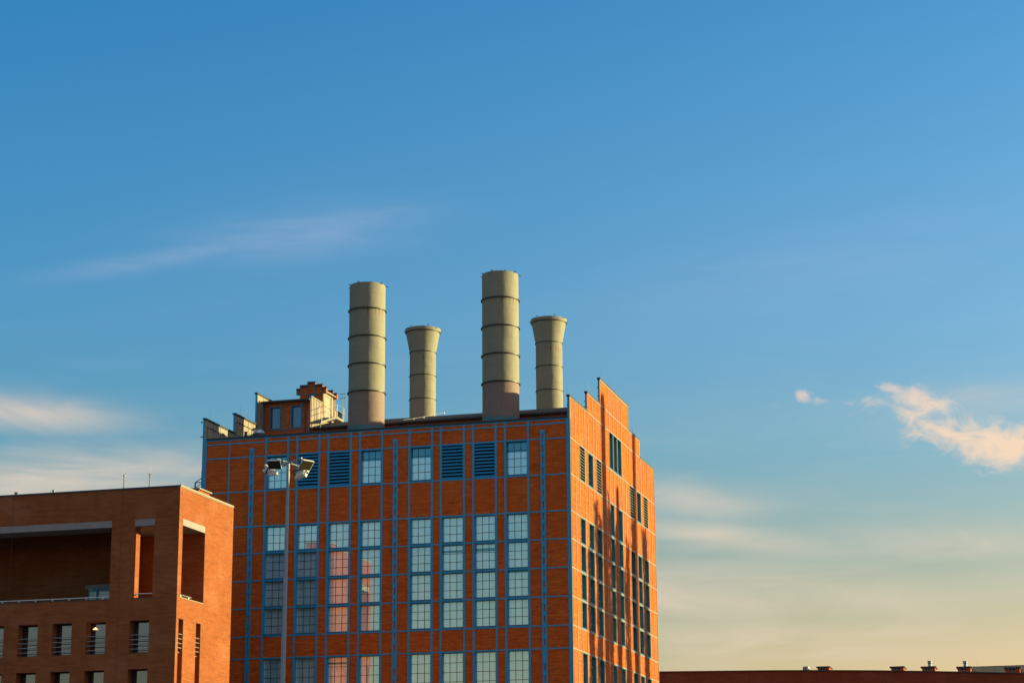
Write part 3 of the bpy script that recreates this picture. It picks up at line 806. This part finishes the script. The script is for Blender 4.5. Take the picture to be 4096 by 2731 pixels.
def short_stack(name, x, y, label):
    e = empty(name, (x, y, 35.55)); tag(e, label, 'chimney', 'short flared steel chimneys')
    zb = 35.55; r = 1.225*KR; o = 0
    z1, z2, z3, z4 = [EYE + (q+o-EYE)*KR - zb for q in (43.25, 45.5, 47.75, 49.75)]
    M1 = MB(); M1.lathe([(r, 0), (r, z3), (r*1.30, z4), (r*1.30, z4+.01)], seg=96)
    M1.build('shell', 'stk', e, smooth=True)
    M1 = MB(); M1.lathe([(r*1.30, z4-.02), (r*1.375, z4-.02), (r*1.375, z4+.28), (r*1.33, z4+.30), (0.01, z4+.34)], seg=96)
    M1.build('rim_cap', 'stk', e, smooth=True)
    M1 = MB(); rot_ring(M1, r*1.30, z4-.05, .05, .07); M1.build('flange_ring', 'black', e)
    for z in (z1, z2, z3):
        M1 = MB(); rot_ring(M1, r, z, .045, .07); M1.build('flange_ring', 'black', e)
    M1 = MB(); M1.box(-.55, -.45, z4+.33, .35, .35, z4+.52); M1.box(-.62, -.5, z4+.521, .42, .4, z4+.56)
    M1.build('top_hatch', 'stk2', e)
    M1 = MB()
    for k in range(7):
        a = 2*math.pi*k/7 + .5; c_, s_ = math.cos(a), math.sin(a); z = z4+.22; q = r*1.37
        M1.tube((c_*q, s_*q, z), (c_*(q+.18), s_*(q+.18), z), .025, seg=6)
    for xx in (-1.0, .75):
        M1.path([(xx, -.9, z4+.3), (xx, -.9, z4+.62), (xx+.14, -.9, z4+.62), (xx+.14, -.9, z4+.3)], .018, 5)
    M1.build('rim_hooks', 'black', e)
    return e
short_stack('flared_chimney', -59.42, SR, 'shorter flared steel chimney between the two tall straight ones')
short_stack('flared_chimney', -46.74, SR, 'shorter flared steel chimney beside the tallest gable step')

# ================================================================== left brick building
X1, Y1 = -60.18, 131.1
hb = empty('brick_building', (0, 0, 0)); tag(hb, 'lower brick building with concrete lintels and deep loggias left of the tower', 'building')
XE = X1-46
TOP, LT, LB, LF = 27.36, 25.17, 24.70, 19.62
WZ0, WZ1, VZ1, VZ0 = 15.80, 18.06, 14.70, 12.45
fw = [(-3.52, -2.03), (-6.84, -5.34), (-9.47, -7.96), (-12.13, -10.60), (-14.79, -13.27), (-17.45, -15.93), (-20.1, -18.6)]
T = .90
H = [(X1-3.38, X1-1.87, LF, LT), (X1-24, X1-5.17, LF, LT)]
for a, b in fw: H += [(X1+a, X1+b, WZ0, WZ1), (X1+a, X1+b, VZ0, VZ1), (X1+a, X1+b, 8.8, 11.2)]
mb = MB(); holes_wall(mb, 'y', Y1, T, XE, X1-.62, 0, TOP, H)
# spandrels under the windows, set back from the pilasters
mb.build('wall', 'brick2', hb)
SDH = [(Y1+.62, Y1+4.48, LF, LT), (Y1+.42, Y1+1.20, 6, 18.14), (Y1+3.38, Y1+4.18, 6, 18.14)]
mb = MB(); holes_wall(mb, 'x', X1, .619, Y1, Y1+9.05, 0, TOP, SDH)
mb.build('wall', 'brick2', hb)
mb = MB()
for h in ((Y1+.42, Y1+1.20), (Y1+3.38, Y1+4.18)):
    mb.box(X1-.61, h[0]+.001, 6, X1-.60, h[1]-.001, 15.80); mb.box(X1-.599, h[0]+.001, 6, X1-.45, h[1]-.001, 15.80)
mb.build('spandrel', 'brick2', hb)
mb = MB(); mb.box(X1-2.2, Y1+.0, 6, X1-.91, Y1+.0, 6)
mb = MB(); BH = [(X1-3.2, X1-1.7, 19.7, 25.1), (X1-9.5, X1-8, 15.8, 18.0), (X1-6.5, X1-5, 15.8, 18)]
holes_wall(mb, 'y', Y1+9.06, .5, XE, X1, 0, TOP, BH); mb.build('wall', 'brick2', hb)
mb = MB(); mb.box(X1-3.2, Y1+9.55, 24.7, X1-1.7, Y1+9.60, 25.1); mb.build('lintel', 'concrete', hb)
# inner walls and floors of the loggias
mb = MB(); mb.box(X1-5.0, Y1+4.49, LF-.5, X1-.63, Y1+4.9, 26.2); mb.box(X1-5.3, Y1+T+.001, LF-.5, X1-5.01, Y1+6.49, 26.2)
mb.box(X1-24.3, Y1+6.5, LF-.5, X1-5.01, Y1+6.9, 26.2); mb.box(X1-24.3, Y1+T+.001, LF-.5, X1-24.01, Y1+6.49, 26.2); mb.build('loggia_wall', 'brick2', hb)
mb = MB(); mb.box(X1-24, Y1+.30, LB, X1-5.31, Y1+2.04, LB+.3); mb.box(X1-24, Y1+2.05, 26.1, X1-5.31, Y1+6.49, 26.3); mb.box(X1-4.94, Y1+.30, LB, X1-.51, Y1+4.48, LB+.3); mb.build('loggia_ceiling', 'concrete', hb)
mb = MB(); mb.box(X1-24, Y1+T+.002, LF-.3, X1-5.31, Y1+6.49, LF-.02); mb.box(X1-4.94, Y1+T+.002, LF-.3, X1-.51, Y1+4.48, LF-.02); mb.build('loggia_floor', 'concrete', hb)
for (a, b) in ((-3.38, -1.87), (-24, -5.17)):
    mb = MB(); mb.box(X1+a+.001, Y1-.012, LB-.0, X1+b-.001, Y1+.29, LT-.001); mb.build('lintel', 'concrete', hb)
mb = MB(); mb.box(X1-.45, Y1+.621, LB, X1+.012, Y1+4.479, LT-.001); mb.build('lintel', 'concrete', hb)
# roof, coping
mb = MB(); mb.box(XE+.1, Y1+.1, 26.4, X1-.52, Y1+9.05, 26.7); mb.build('roof', 'roof', hb)
mb = MB(); mb.box(XE, Y1-.05, TOP+.001, X1-.10, Y1+.5, TOP+.11); mb.build('coping', 'coping', hb)
mb = MB(); mb.box(X1-.09, Y1-.06, TOP+.001, X1+.08, Y1+9.45, TOP+.13); mb.box(X1-.09, Y1-.02, TOP-.05, X1+.03, Y1+9.4, TOP-.0); mb.build('coping', 'tan', hb)
mb = MB(); mb.box(XE, Y1+9.0, TOP+.001, X1-.10, Y1+9.64, TOP+.11); mb.build('coping', 'coping', hb)
# front windows
def hotel_window(x0, x1, z0, z1, rails, top=False):
    w, h = x1-x0, z1-z0; f = MB(); t = .07; d = .72
    f.box(.001, d, .001, t, d+.1, h-.001); f.box(w-t, d, .001, w-.001, d+.1, h-.001); f.box(t, d, h-t, w-t, d+.1, h-.001); f.box(t, d, .001, w-t, d+.1, t+.05)
    o = f.build('window', 'black', hb, loc=(x0, Y1, z0))
    p = MB(); p.box(t+.002, d+.03, t+.052, w-t-.002, d+.05, h-t-.002); p.build('pane', 'hotelglass', o)
    s = MB(); s.box(.002, .12, -.0, w-.002, d-.001, .06); s.build('sill', 'coping', o)
    if rails:
        r_ = MB()
        for zz in (.30, .625, .95, 1.275): r_.tube((.0, .14, zz), (w, .14, zz), .028, seg=8)
        r_.build('guard_rail', 'galv', o)
    return o
for a, b in fw:
    hotel_window(X1+a, X1+b, WZ0, WZ1, True); hotel_window(X1+a, X1+b, VZ0, VZ1, False); hotel_window(X1+a, X1+b, 8.8, 11.2, False)
    # recessed spandrel under and between
# lit pendant lamp inside one window
lm = bpy.data.materials.new('lit_lamp'); lm.use_nodes = True
bb = lm.node_tree.nodes['Principled BSDF']; bb.inputs['Emission Color'].default_value = (1, .62, .30, 1); bb.inputs['Emission Strength'].default_value = 0.7
M['lit'] = lm
mb = MB(); mb.lathe([(.02, .16), (.08, .12), (.20, .0), (.0, -.02)], seg=20); tag(mb.build('pendant_lamp', 'lit', hb, loc=(X1-6.45, Y1+.66, 17.62)))
# guard rails in the loggias
mb = MB(); mb.tube((X1-24, Y1+.10, 19.80), (X1-5.17, Y1+.10, 19.80), .040, seg=8); mb.build('guard_rail', 'chrome', hb)
mb = MB(); k = -5.63
while k > -24: mb.box(X1+k-.06, Y1+.02, 19.63, X1+k+.03, Y1+.055, 19.76); k -= 1.31
mb.build('rail_posts', 'white', hb)
mb = MB(); mb.box(X1-24, Y1-.03, LF-.02, X1-5.171, Y1+.3, LF+.03); mb.box(X1-3.379, Y1-.03, LF-.02, X1-1.871, Y1+.3, LF+.03); mb.build('sill', 'coping', hb)
mb = MB(); mb.path([(X1-3.37, Y1+.75, 19.85), (X1-3.25, Y1+.10, 19.92), (X1-1.88, Y1+.10, 19.92)], .036, 8); mb.build('guard_rail', 'chrome', hb)
mb = MB(); mb.tube((X1-.10, Y1+.63, 19.83), (X1-.10, Y1+2.6, 19.83), .045, seg=8)
for s in (.85, 2.2): mb.tube((X1-.10, Y1+s, 19.65), (X1-.10, Y1+s, 19.83), .025, seg=6)
mb.build('guard_rail', 'chrome', hb)
mb = MB(); mb.box(X1-.5, Y1+.621, LF-.03, X1+.03, Y1+4.479, LF+.03); mb.build('sill', 'tan', hb)
for y0 in (Y1+.42, Y1+3.38):
    mb = MB()
    for z in (17.10, 16.78, 16.46, 16.15): mb.tube((X1-.10, y0-.0, z), (X1-.10, y0+.78, z), .042, seg=8)
    mb.build('guard_rail', 'chrome', hb)
    mb = MB(); mb.box(X1-.6, y0+.001, 15.801, X1-.12, y0+.50, 15.85); mb.build('sill', 'tan', hb)
    mb = MB(); mb.box(X1-.615, y0+.002, 15.86, X1-.58, y0+.778, 18.13); mb.build('pane', 'hotelglass', hb)
# loggia window with concrete lintel at the back
ly = Y1+6.5; lx0, lx1 = X1-10.33, X1-8.0
mb = MB(); mb.box(lx0, ly-.06, 21.35, lx1, ly-.003, 21.63); mb.build('lintel', 'concrete', hb)
f = MB(); f.box(lx0+.25, ly-.055, 19.6, lx0+.34, ly-.004, 21.349); f.box(lx0+.88, ly-.055, 19.6, lx0+1.10, ly-.004, 21.349); f.box(lx0+.341, ly-.054, 21.12, lx0+.879, ly-.004, 21.349); f.box(lx0+1.101, ly-.054, 21.12, lx1, ly-.004, 21.349)
o = f.build('door', 'bluedk', hb)
mb = MB(); mb.box(lx0+.342, ly-.03, 19.6, lx0+.878, ly-.005, 21.118); mb.build('pane', 'dimglass', o)
mb = MB(); mb.box(lx0+1.102, ly-.03, 19.6, lx1, ly-.005, 21.118); mb.build('pane', 'dimglass', o)
mb = MB(); mb.box(lx0+.30, ly-.10, 21.25, lx0+.62, ly-.056, 21.30); mb.build('door_closer', 'white', o)
# movement joints and small lamps
mb = MB()
for u in (-4.45, -13.0): mb.box(X1+u, Y1-.003, 5, X1+u+.025, Y1+.001, TOP)
for s in (.50, 4.62): mb.box(X1-.001, Y1+s-.10, 5, X1+.003, Y1+s-.08, TOP)
mb.build('movement_joint', 'black', hb)
for p in ((X1-.35, Y1-.05, 26.95), (X1+.05, Y1+.35, 26.95), (X1+.05, Y1+9.2, 26.2)):
    mb = MB(); mb.lathe([(0, 0), (.035, .01), (.045, .04), (.03, .08), (0, .09)], seg=10); mb.build('marker_lamp', 'doorp', hb, loc=p)
# brick ventilation stack at the back of its roof
vb = empty('roof_ventilator', (X1-5.2, Y1+11.0, 26.7)); 
def vent_box(parent, x, y, z, w, d, h, mats=('brick2', 'tan')):
    m1 = MB(); m1.box(x-w/2, y-d/2, z, x+w/2, y+d/2, z+h); m1.build('shaft', mats[0], parent)
    m1 = MB(); m1.box(x-w/2-.14, y-d/2-.14, z+h+.001, x+w/2+.14, y+d/2+.14, z+h+.10); m1.build('cap', mats[1], parent)
    m1 = MB(); a, b, c, d_ = x-w*.32, x+w*.18, z+h*.40, z+h*.86; yy = y-d/2
    for bx in ((a, c, b, c+.05), (a, d_-.05, b, d_), (a, c+.05, a+.05, d_-.05), (b-.05, c+.05, b, d_-.05), ((a+b)/2-.02, c+.05, (a+b)/2+.02, d_-.05)):
        m1.box(bx[0], yy-.03, bx[1], bx[2], yy-.001, bx[3])
    g_ = m1.build('grille_frame', 'pale', parent)
    m1 = MB(); m1.box(a+.01, yy-.012, c+.01, b-.01, yy-.0005, d_-.01); m1.build('grille', 'dark', g_)
vb.location = (0, 0, 0)
tag(vb, 'small brick ventilation shaft with flat cap behind the corner of the left roof', 'roof vent')
vent_box(vb, X1-2.2, Y1+6.8, 26.7, 2.0, 2.0, 1.5)
# antenna masts
def mast(x, y, z, label, sgn):
    e = empty('antenna_mast', (x, y, z)); tag(e, label, 'antenna mast', 'antenna masts on the left roof')
    m1 = MB(); m1.tube((0, 0, 0), (0, 0, 2.1), .04, seg=8)
    for i in range(24): m1.tube((.03, -.02, .3+i*.07), (.075, -.02, .31+i*.07), .014, seg=5)
    m1.build('pole', 'galv', e)
    m1 = MB(); m1.tube((.02, 0, 2.1), (.05, 0, 3.05), .010, .006, seg=5); m1.build('rod', 'galv', e)
    m1 = MB(); m1.tube((-.06*sgn, -.02, 2.00), (.03*sgn, -.02, 2.03), .045, .045, seg=10); m1.path([(0, 0, 2.04), (.06*sgn, 0, 2.07), (.07*sgn, 0, 2.13), (.11*sgn, 0, 2.14)], .022, 6)
    m1.build('camera_arm', 'black', e)
    m1 = MB(); m1.lathe([(0, 0), (.05, .01), (.055, .06), (.035, .1), (0, .1)], seg=12); m1.build('lamp_head', 'white', e, loc=(.06*sgn, -.07, 1.98))
mast(X1-5.85, Y1+3, 26.95, 'thin galvanised antenna mast on the left roof, left of the pair', 1)
mast(X1-3.82, Y1+3, 26.95, 'thin galvanised antenna mast nearest the sunlit corner of the left roof', -1)
for x, lab in ((X1-15.1, 'short capped metal flue at the far left of the brick roof edge'), (X1-12.0, 'short capped metal flue between the left flue and the antenna masts')):
    m1 = MB(); m1.lathe([(.10, 26.7), (.10, 28.15), (.13, 28.16), (.13, 28.22), (.10, 28.24), (.10, 28.36), (.14, 28.37), (.14, 28.42), (0, 28.43)], seg=16, cx=x, cy=Y1+4)
    tag(m1.build('roof_flue', 'galv', smooth=True), lab, 'flue', 'flues on the left roof')

KS = 1.028                         # the whole left block, moved out to its measured distance
for o in [q for q in bpy.data.objects if q.parent is None and (q.name.startswith(('brick_building', 'roof_ventilator', 'antenna_mast', 'roof_flue')))]:
    o.location = Vector(o.location)*KS + Vector((0, 0, EYE*(1-KS))); o.scale = (KS, KS, KS)

# ================================================================== floodlight mast
FX, FY = -25.86, 65.1
fm = empty('floodlight_mast', (FX, FY, 0)); tag(fm, 'tall galvanised lamp post with four white floodlights on cross arms', 'floodlight mast')
FT = 15.07
mb = MB(); mb.tube((-.10, 0, 0), (0, 0, FT-.55), .125, .052, seg=24); mb.tube((0, 0, FT-.55), (0, 0, FT), .058, .055, seg=24)
mb.build('pole', 'galv', fm, smooth=True)
RX = Vector((math.cos(YAW), -math.sin(YAW), 0)); TX = Vector((-math.sin(YAW), -math.cos(YAW), 0)); UZ = Vector((0, 0, 1))   # along the street, across it
def fv(a, b, c): return RX*a + TX*b + UZ*c
mb = MB(); mb.tube(fv(-.36, .20, FT+.07), fv(.46, -.28, FT-.14), .034, seg=12); mb.tube(fv(-.30, -.26, FT-.10), fv(.50, .34, FT+.075), .034, seg=12)
mb.build('cross_arm', 'galv', fm, smooth=True)
def floodlight(loc, n, xd):
    e = empty('floodlight', fv(*loc), parent=fm)
    n = fv(*n).normalized(); x_ = fv(*xd); x_ = (x_ - n*x_.dot(n)).normalized(); z_ = -n; y_ = z_.cross(x_)
    e.rotation_euler = Matrix((x_, y_, z_)).transposed().to_euler()
    m1 = MB(); w, l = .235, .20       # half size; opening faces local -z
    # bowl-shaped housing: rectangular mouth narrowing to a flat back
    m1.box(-w, -l, -.02, w, l, .012)
    for (a, b_, z0, z1) in ((1.0, .82, .0125, .09), (.82, .50, .0905, .15)):
        n = len(m1.v)
        pts0 = [(-w*a*.98, -l*a, z0), (w*a*.98, -l*a, z0), (w*a*.98, l*a, z0), (-w*a*.98, l*a, z0)]
        pts1 = [(-w*b_*1.1, -l*b_, z1), (w*b_*1.1, -l*b_, z1), (w*b_*1.1, l*b_, z1), (-w*b_*1.1, l*b_, z1)]
        m1.v += pts0 + pts1; m1.f += [(n+3, n+2, n+1, n), (n+4, n+5, n+6, n+7)] + [(n+i, n+(i+1) % 4, n+4+(i+1) % 4, n+4+i) for i in range(4)]
    m1.build('housing', 'white', e, bevel=.012)
    m1 = MB(); m1.box(-w+.022, -l+.020, -.028, w-.022, l-.020, -.0205); m1.build('lamp_glass', 'lampglass', e)
    m1 = MB(); m1.box(-w*.55, l*.35, .10, w*.55, l*1.25, .19); m1.build('ballast_box', 'white', e, bevel=.01)
    m1 = MB()
    for sx in (-1, 1):
        m1.box(sx*(w+.018)-.008, -.02, -.005, sx*(w+.018)+.008, .02, .235); m1.tube((sx*(w+.0), 0, .02), (sx*(w+.035), 0, .02), .028, seg=10)
    m1.box(-w-.026, -.022, .236, w+.026, .022, .252); m1.build('bracket', 'black', e)
    return e
# (position, facing) of the four lamps
floodlight((-.45, .24, FT-.13), (-.10, .62, -.78), (1, .1, .04))
floodlight((.66, .36, FT-.17), (.42, .55, -.72), (1, -.35, -.42))
floodlight((-.66, -.30, FT-.30), (-.42, -.50, -.76), (.35, -1, .0))
floodlight((.45, -.32, FT-.40), (.42, -.62, -.66), (1, .5, .15))

# ================================================================== long far building at the right
fb = empty('far_building', (0, 0, 0)); tag(fb, 'long low dark brick building along the bottom right horizon', 'building')
DY = 232.0
def fz(px, py):      # point on the plane y = DY under a direction of the photograph
    d = RT2*(px-2048) - UP2*(py-1365.5) + FW*8183.64; k = DY/d.y; return d.x*k, d.z*k + EYE
mb = MB(); us = [2300, 2640, 2900, 3100, 3300, 3500, 3700, 3900, 4096, 4400, 4800]; ys = [2692, 2687, 2684, 2682, 2681.5, 2682.5, 2685, 2689, 2693, 2700, 2710]
pts = [fz(a, b) for a, b in zip(us, ys)]
for (xa, za), (xb, zb) in zip(pts[:-1], pts[1:]):
    mb.prism([(xa, DY, 0), (xb, DY, 0), (xb, DY, zb), (xa, DY, za)], (0, 14, 0))
mb.build('wall', 'brick3', fb)
mb = MB()
for (xa, za), (xb, zb) in zip(pts[:-1], pts[1:]):
    mb.prism([(xa, DY-.12, za+.002), (xb, DY-.12, zb+.002), (xb, DY-.12, zb+.10), (xa, DY-.12, za+.10)], (0, .8, 0))
mb.build('coping', 'coping', fb)
mb = MB()
for px in (2995, 3538, 3940): x, z = fz(px, 2684); mb.box(x, DY-.004, 2, x+.04, DY+.001, z-.1)
mb.build('movement_joint', 'black', fb)
def rooftop_box(pxa, pxb, pyt, pyb, label, flue=False):
    xa, zt = fz(pxa, pyt); xb, _ = fz(pxb, pyt); _, zb = fz(pxa, pyb)
    e = empty('brick_chimney_box', ((xa+xb)/2, DY+2, zb-.3)); tag(e, label, 'roof vent', 'brick vent boxes on the far roof')
    w = xb-xa; h = zt-zb+.3
    m1 = MB(); m1.box(-w/2, -1.0, 0, w/2*.98, 1.6, h-.13); m1.build('shaft', M['brick3r'], e)
    m1 = MB(); m1.box(-w/2-.16, -1.16, h-.129, w/2+.12, 1.76, h); m1.build('cap', 'coping', e)
    m1 = MB(); a, b = -w*.32, w*.20; c, d = h*.52, h*.85
    for q in ((a, c, b, c+.05), (a, d-.05, b, d), (a, c+.05, a+.05, d-.05), (b-.05, c+.05, b, d-.05), ((a+b)/2-.03, c+.05, (a+b)/2+.03, d-.05)): m1.box(q[0], -1.04, q[1], q[2], -1.001, q[3])
    g_ = m1.build('grille_frame', 'pale', e)
    m1 = MB(); m1.box(a+.01, -1.02, c+.01, b-.01, -1.0005, d-.01); m1.build('grille', 'dark', g_)
    if flue:
        m1 = MB(); m1.lathe([(.24, h), (.19, h+.25), (.19, h+.40), (.27, h+.41), (.27, h+.50), (.22, h+.51), (.22, h+.60), (.27, h+.61), (.27, h+.68), (0, h+.69)], seg=16, cx=w*.0+.1, cy=0)
        m1.build('flue', 'galv', e, smooth=True)
    return e
M['brick3r'] = brick_mat('vent_box_brick', (.40, .10, .035), (.46, .12, .045), (.3, .1, .05), (.3, .08, .03), (.5, .16, .08))
rooftop_box(3266, 3312, 2661, 2682, 'low brick vent box beside the air conditioning unit on the far roof')
rooftop_box(3561, 3611, 2661, 2682, 'low brick vent box without a flue, second along the far roof')
rooftop_box(3685, 3737, 2661, 2683, 'brick vent box with a short flue, left of the glass screen', True)
rooftop_box(3828, 3880, 2661.5, 2684, 'brick vent box with a short flue at the left end of the glass screen', True)
rooftop_box(4020, 4078, 2664, 2687, 'brick vent box standing in front of the glass screen, near the right edge')
xa, zt = fz(3208, 2660); xb, zb = fz(3226, 2683)
ac = empty('air_conditioner', ((xa+xb)/2, DY+1.5, zb)); tag(ac, 'pale outdoor air conditioning unit standing on the far roof', 'air conditioner')
h = zt-zb
mb = MB(); mb.box(-.32, -.35, .06, .32, .75, h); mb.box(-.28, -.3, 0, -.2, .7, .06); mb.box(.2, -.3, 0, .28, .7, .06); mb.build('casing', 'white', ac, bevel=.03)
mb = MB()
for k in range(2):
    z = h*(.29+.45*k)
    mb.lathe([(.20, 0), (.22, .02), (.20, .04)], seg=20)
mb = MB()
for i in range(4):
    for j in range(2): mb.box(-.26+j*.20, -.36, .12+i*(h-.2)/4, -.26+j*.20+.16, -.351, .12+(i+.75)*(h-.2)/4)
mb.build('fan_grille', 'dark', ac)
# glass screen on the roof
xa, zt = fz(3838, 2659); xb, _ = fz(4240, 2661); _, zb = fz(3900, 2684)
gs = empty('glass_screen', (xa, DY+5, zb-.4)); tag(gs, 'reflective glass wind screen with thin posts at the right end of the far roof', 'glass screen')
W = xb-xa; Hh = zt-zb+.4+.25
mb = MB(); n_ = 9
for i in range(n_):
    mb.box(W*i/n_+.04, 0, .1, W*(i+1)/n_-.04, .02, Hh-.06)
mb.build('glass_panels', 'screen', gs)
mb = MB()
for i in range(n_+1): mb.box(W*i/n_-.035, -.03, 0, W*i/n_+.035, .05, Hh+.02)
mb.box(-.04, -.035, Hh-.059, W+.04, .055, Hh-.0); mb.build('screen_frame', 'coping', gs)
for px, lab in ((3734, 'thin lightning rod behind the third vent box of the far roof'), (3911, 'thin lightning rod behind the glass screen of the far roof')):
    x, z = fz(px, 2684); mb = MB(); mb.tube((x, DY+3, z-.4), (x-.15, DY+3, z+1.40), .012, .008, seg=5)
    tag(mb.build('lightning_rod', 'galv'), lab, 'lightning rod', 'lightning rods on the far roof')

# ================================================================== neighbours outside the frame that throw the shadows
def from_face(s, dist):
    return CX + dist*math.sin(SUN_AZ), CY + s + dist*math.cos(SUN_AZ)
TE = math.tan(SUN_EL)
def flue_stack(s, zface, dist, r, label):
    x, y = from_face(s, dist); zt = zface + dist*TE
    e = empty('steel_flue', (x, y, 0)); tag(e, label, 'chimney', 'slim flues beyond the right edge')
    m1 = MB(); m1.lathe([(r*1.25, 0), (r*1.25, zt*.25), (r, zt*.27), (r, zt-.8), (r*.7, zt), (0.01, zt+.02)], seg=32); m1.build('shell', 'stk', e, smooth=True)
    m1 = MB()
    for k in range(8): rot_ring(m1, r*1.0, zt*.3+k*zt*.08, .08, .08)
    m1.build('flange_rings', 'black', e)
flue_stack(12.1, 40.4, 62, .78, 'slim steel flue off to the right whose shadow tops the gable')
flue_stack(24.6, 40.6, 66, .60, 'slimmer tall steel flue off to the right behind the first')
flue_stack(17.3, 33.2, 58, .55, 'short slim steel flue off to the right')

# unseen block added off to the right to shade the lamp post
ob = empty('shade_block', (0, 0, 0)); tag(ob, 'unseen plain brick block added off to the right to shade the lamp post', 'building')
mb = MB(); hs = [(16+4*i, 18+4*i, 3+3.6*j, 5+3.6*j) for i in range(8) for j in range(5)]
holes_wall(mb, 'y', 74, .4, 14, 48, 0, 20.1, hs); mb.box(14, 74.41, 0, 14.4, 104, 20.1); mb.box(47.6, 74.41, 0, 48, 104, 20.1); mb.box(14.41, 103.6, 0, 47.59, 104, 20.1); mb.box(14.4, 74.4, 19.4, 47.6, 103.6, 19.8)
mb.build('wall', 'brick3', ob)
mb = MB(); mb.box(14.41, 74.42, 0, 47.5, 74.46, 19.3); mb.build('glazing', 'hotelglass', ob)

# bare upright poplars off to the right: streaky shadows on the gable
bark, bnt, bb_ = newmat('bark', (.10, .075, .05), .9); leafm, lnt, lb_ = newmat('poplar_leaf', (.07, .09, .03), .7)
M['bark'] = bark; M['leaf'] = leafm
def poplar(s, zface, dist, rad, seed, label):
    rnd = random.Random(seed); x, y = from_face(s, dist); zt = zface + dist*TE
    e = empty('poplar_tree', (x, y, 0)); tag(e, label, 'tree', 'poplars beyond the right edge')
    m1 = MB(); m1.tube((0, 0, 0), (0, 0, zt*.55), .42, .28, 12); m1.tube((0, 0, zt*.55), (.1, 0, zt), .28, .04, 8); m1.build('trunk', 'bark', e)
    m1 = MB(); lf = MB()
    for k in range(70):
        z0 = zt*(.18 + .70*rnd.random()); a = rnd.uniform(0, 6.28); r_ = rad*rnd.uniform(.35, 1.0)*min(1, (zt-z0)/6+.25)
        L = rnd.uniform(3.5, 7.5); p = [Vector((0, 0, z0)), Vector((math.cos(a)*r_*.7, math.sin(a)*r_*.7, z0+L*.3)), Vector((math.cos(a)*r_, math.sin(a)*r_, z0+L*.65)), Vector((math.cos(a)*r_*.95, math.sin(a)*r_*.95, min(z0+L, zt+.2)))]
        for i in range(3): m1.tube(p[i], p[i+1], .09-.025*i, .065-.025*i, 5, False)
        for i in range(75):
            t = rnd.random(); q = p[1].lerp(p[3], t) + Vector((rnd.gauss(0, .16), rnd.gauss(0, .16), rnd.gauss(0, .3)))
            if q.z > zt+.3: continue
            w = rnd.uniform(.07, .15); u = Vector((rnd.gauss(0, 1), rnd.gauss(0, 1), rnd.gauss(0, .6))).normalized()*w; v_ = Vector((rnd.gauss(0, .5), rnd.gauss(0, .5), 1)).normalized()*w*1.8
            lf.quad(q-u-v_, q+u-v_, q+u+v_, q-u+v_)
    m1.build('branches', 'bark', e); lf.build('crown', 'leaf', e)
poplar(9.6, 30.5, 52, 1.3, 1, 'tall upright poplar off to the right, nearest the camera side')
poplar(13.6, 31.8, 49, 1.5, 2, 'tallest upright poplar off to the right')
poplar(16.9, 29.8, 51, 1.3, 3, 'slender upright poplar off to the right, third from the road')
poplar(20.6, 29.0, 54, 1.4, 4, 'leafy upright poplar off to the right behind the slender one')
poplar(23.8, 31.5, 50, 1.1, 5, 'narrow upright poplar off to the right, second from the back')
poplar(28.6, 31.0, 53, 1.3, 6, 'upright poplar off to the right, furthest from the road')
poplar(6.6, 26.0, 47, 1.1, 7, 'smallest upright poplar off to the right')
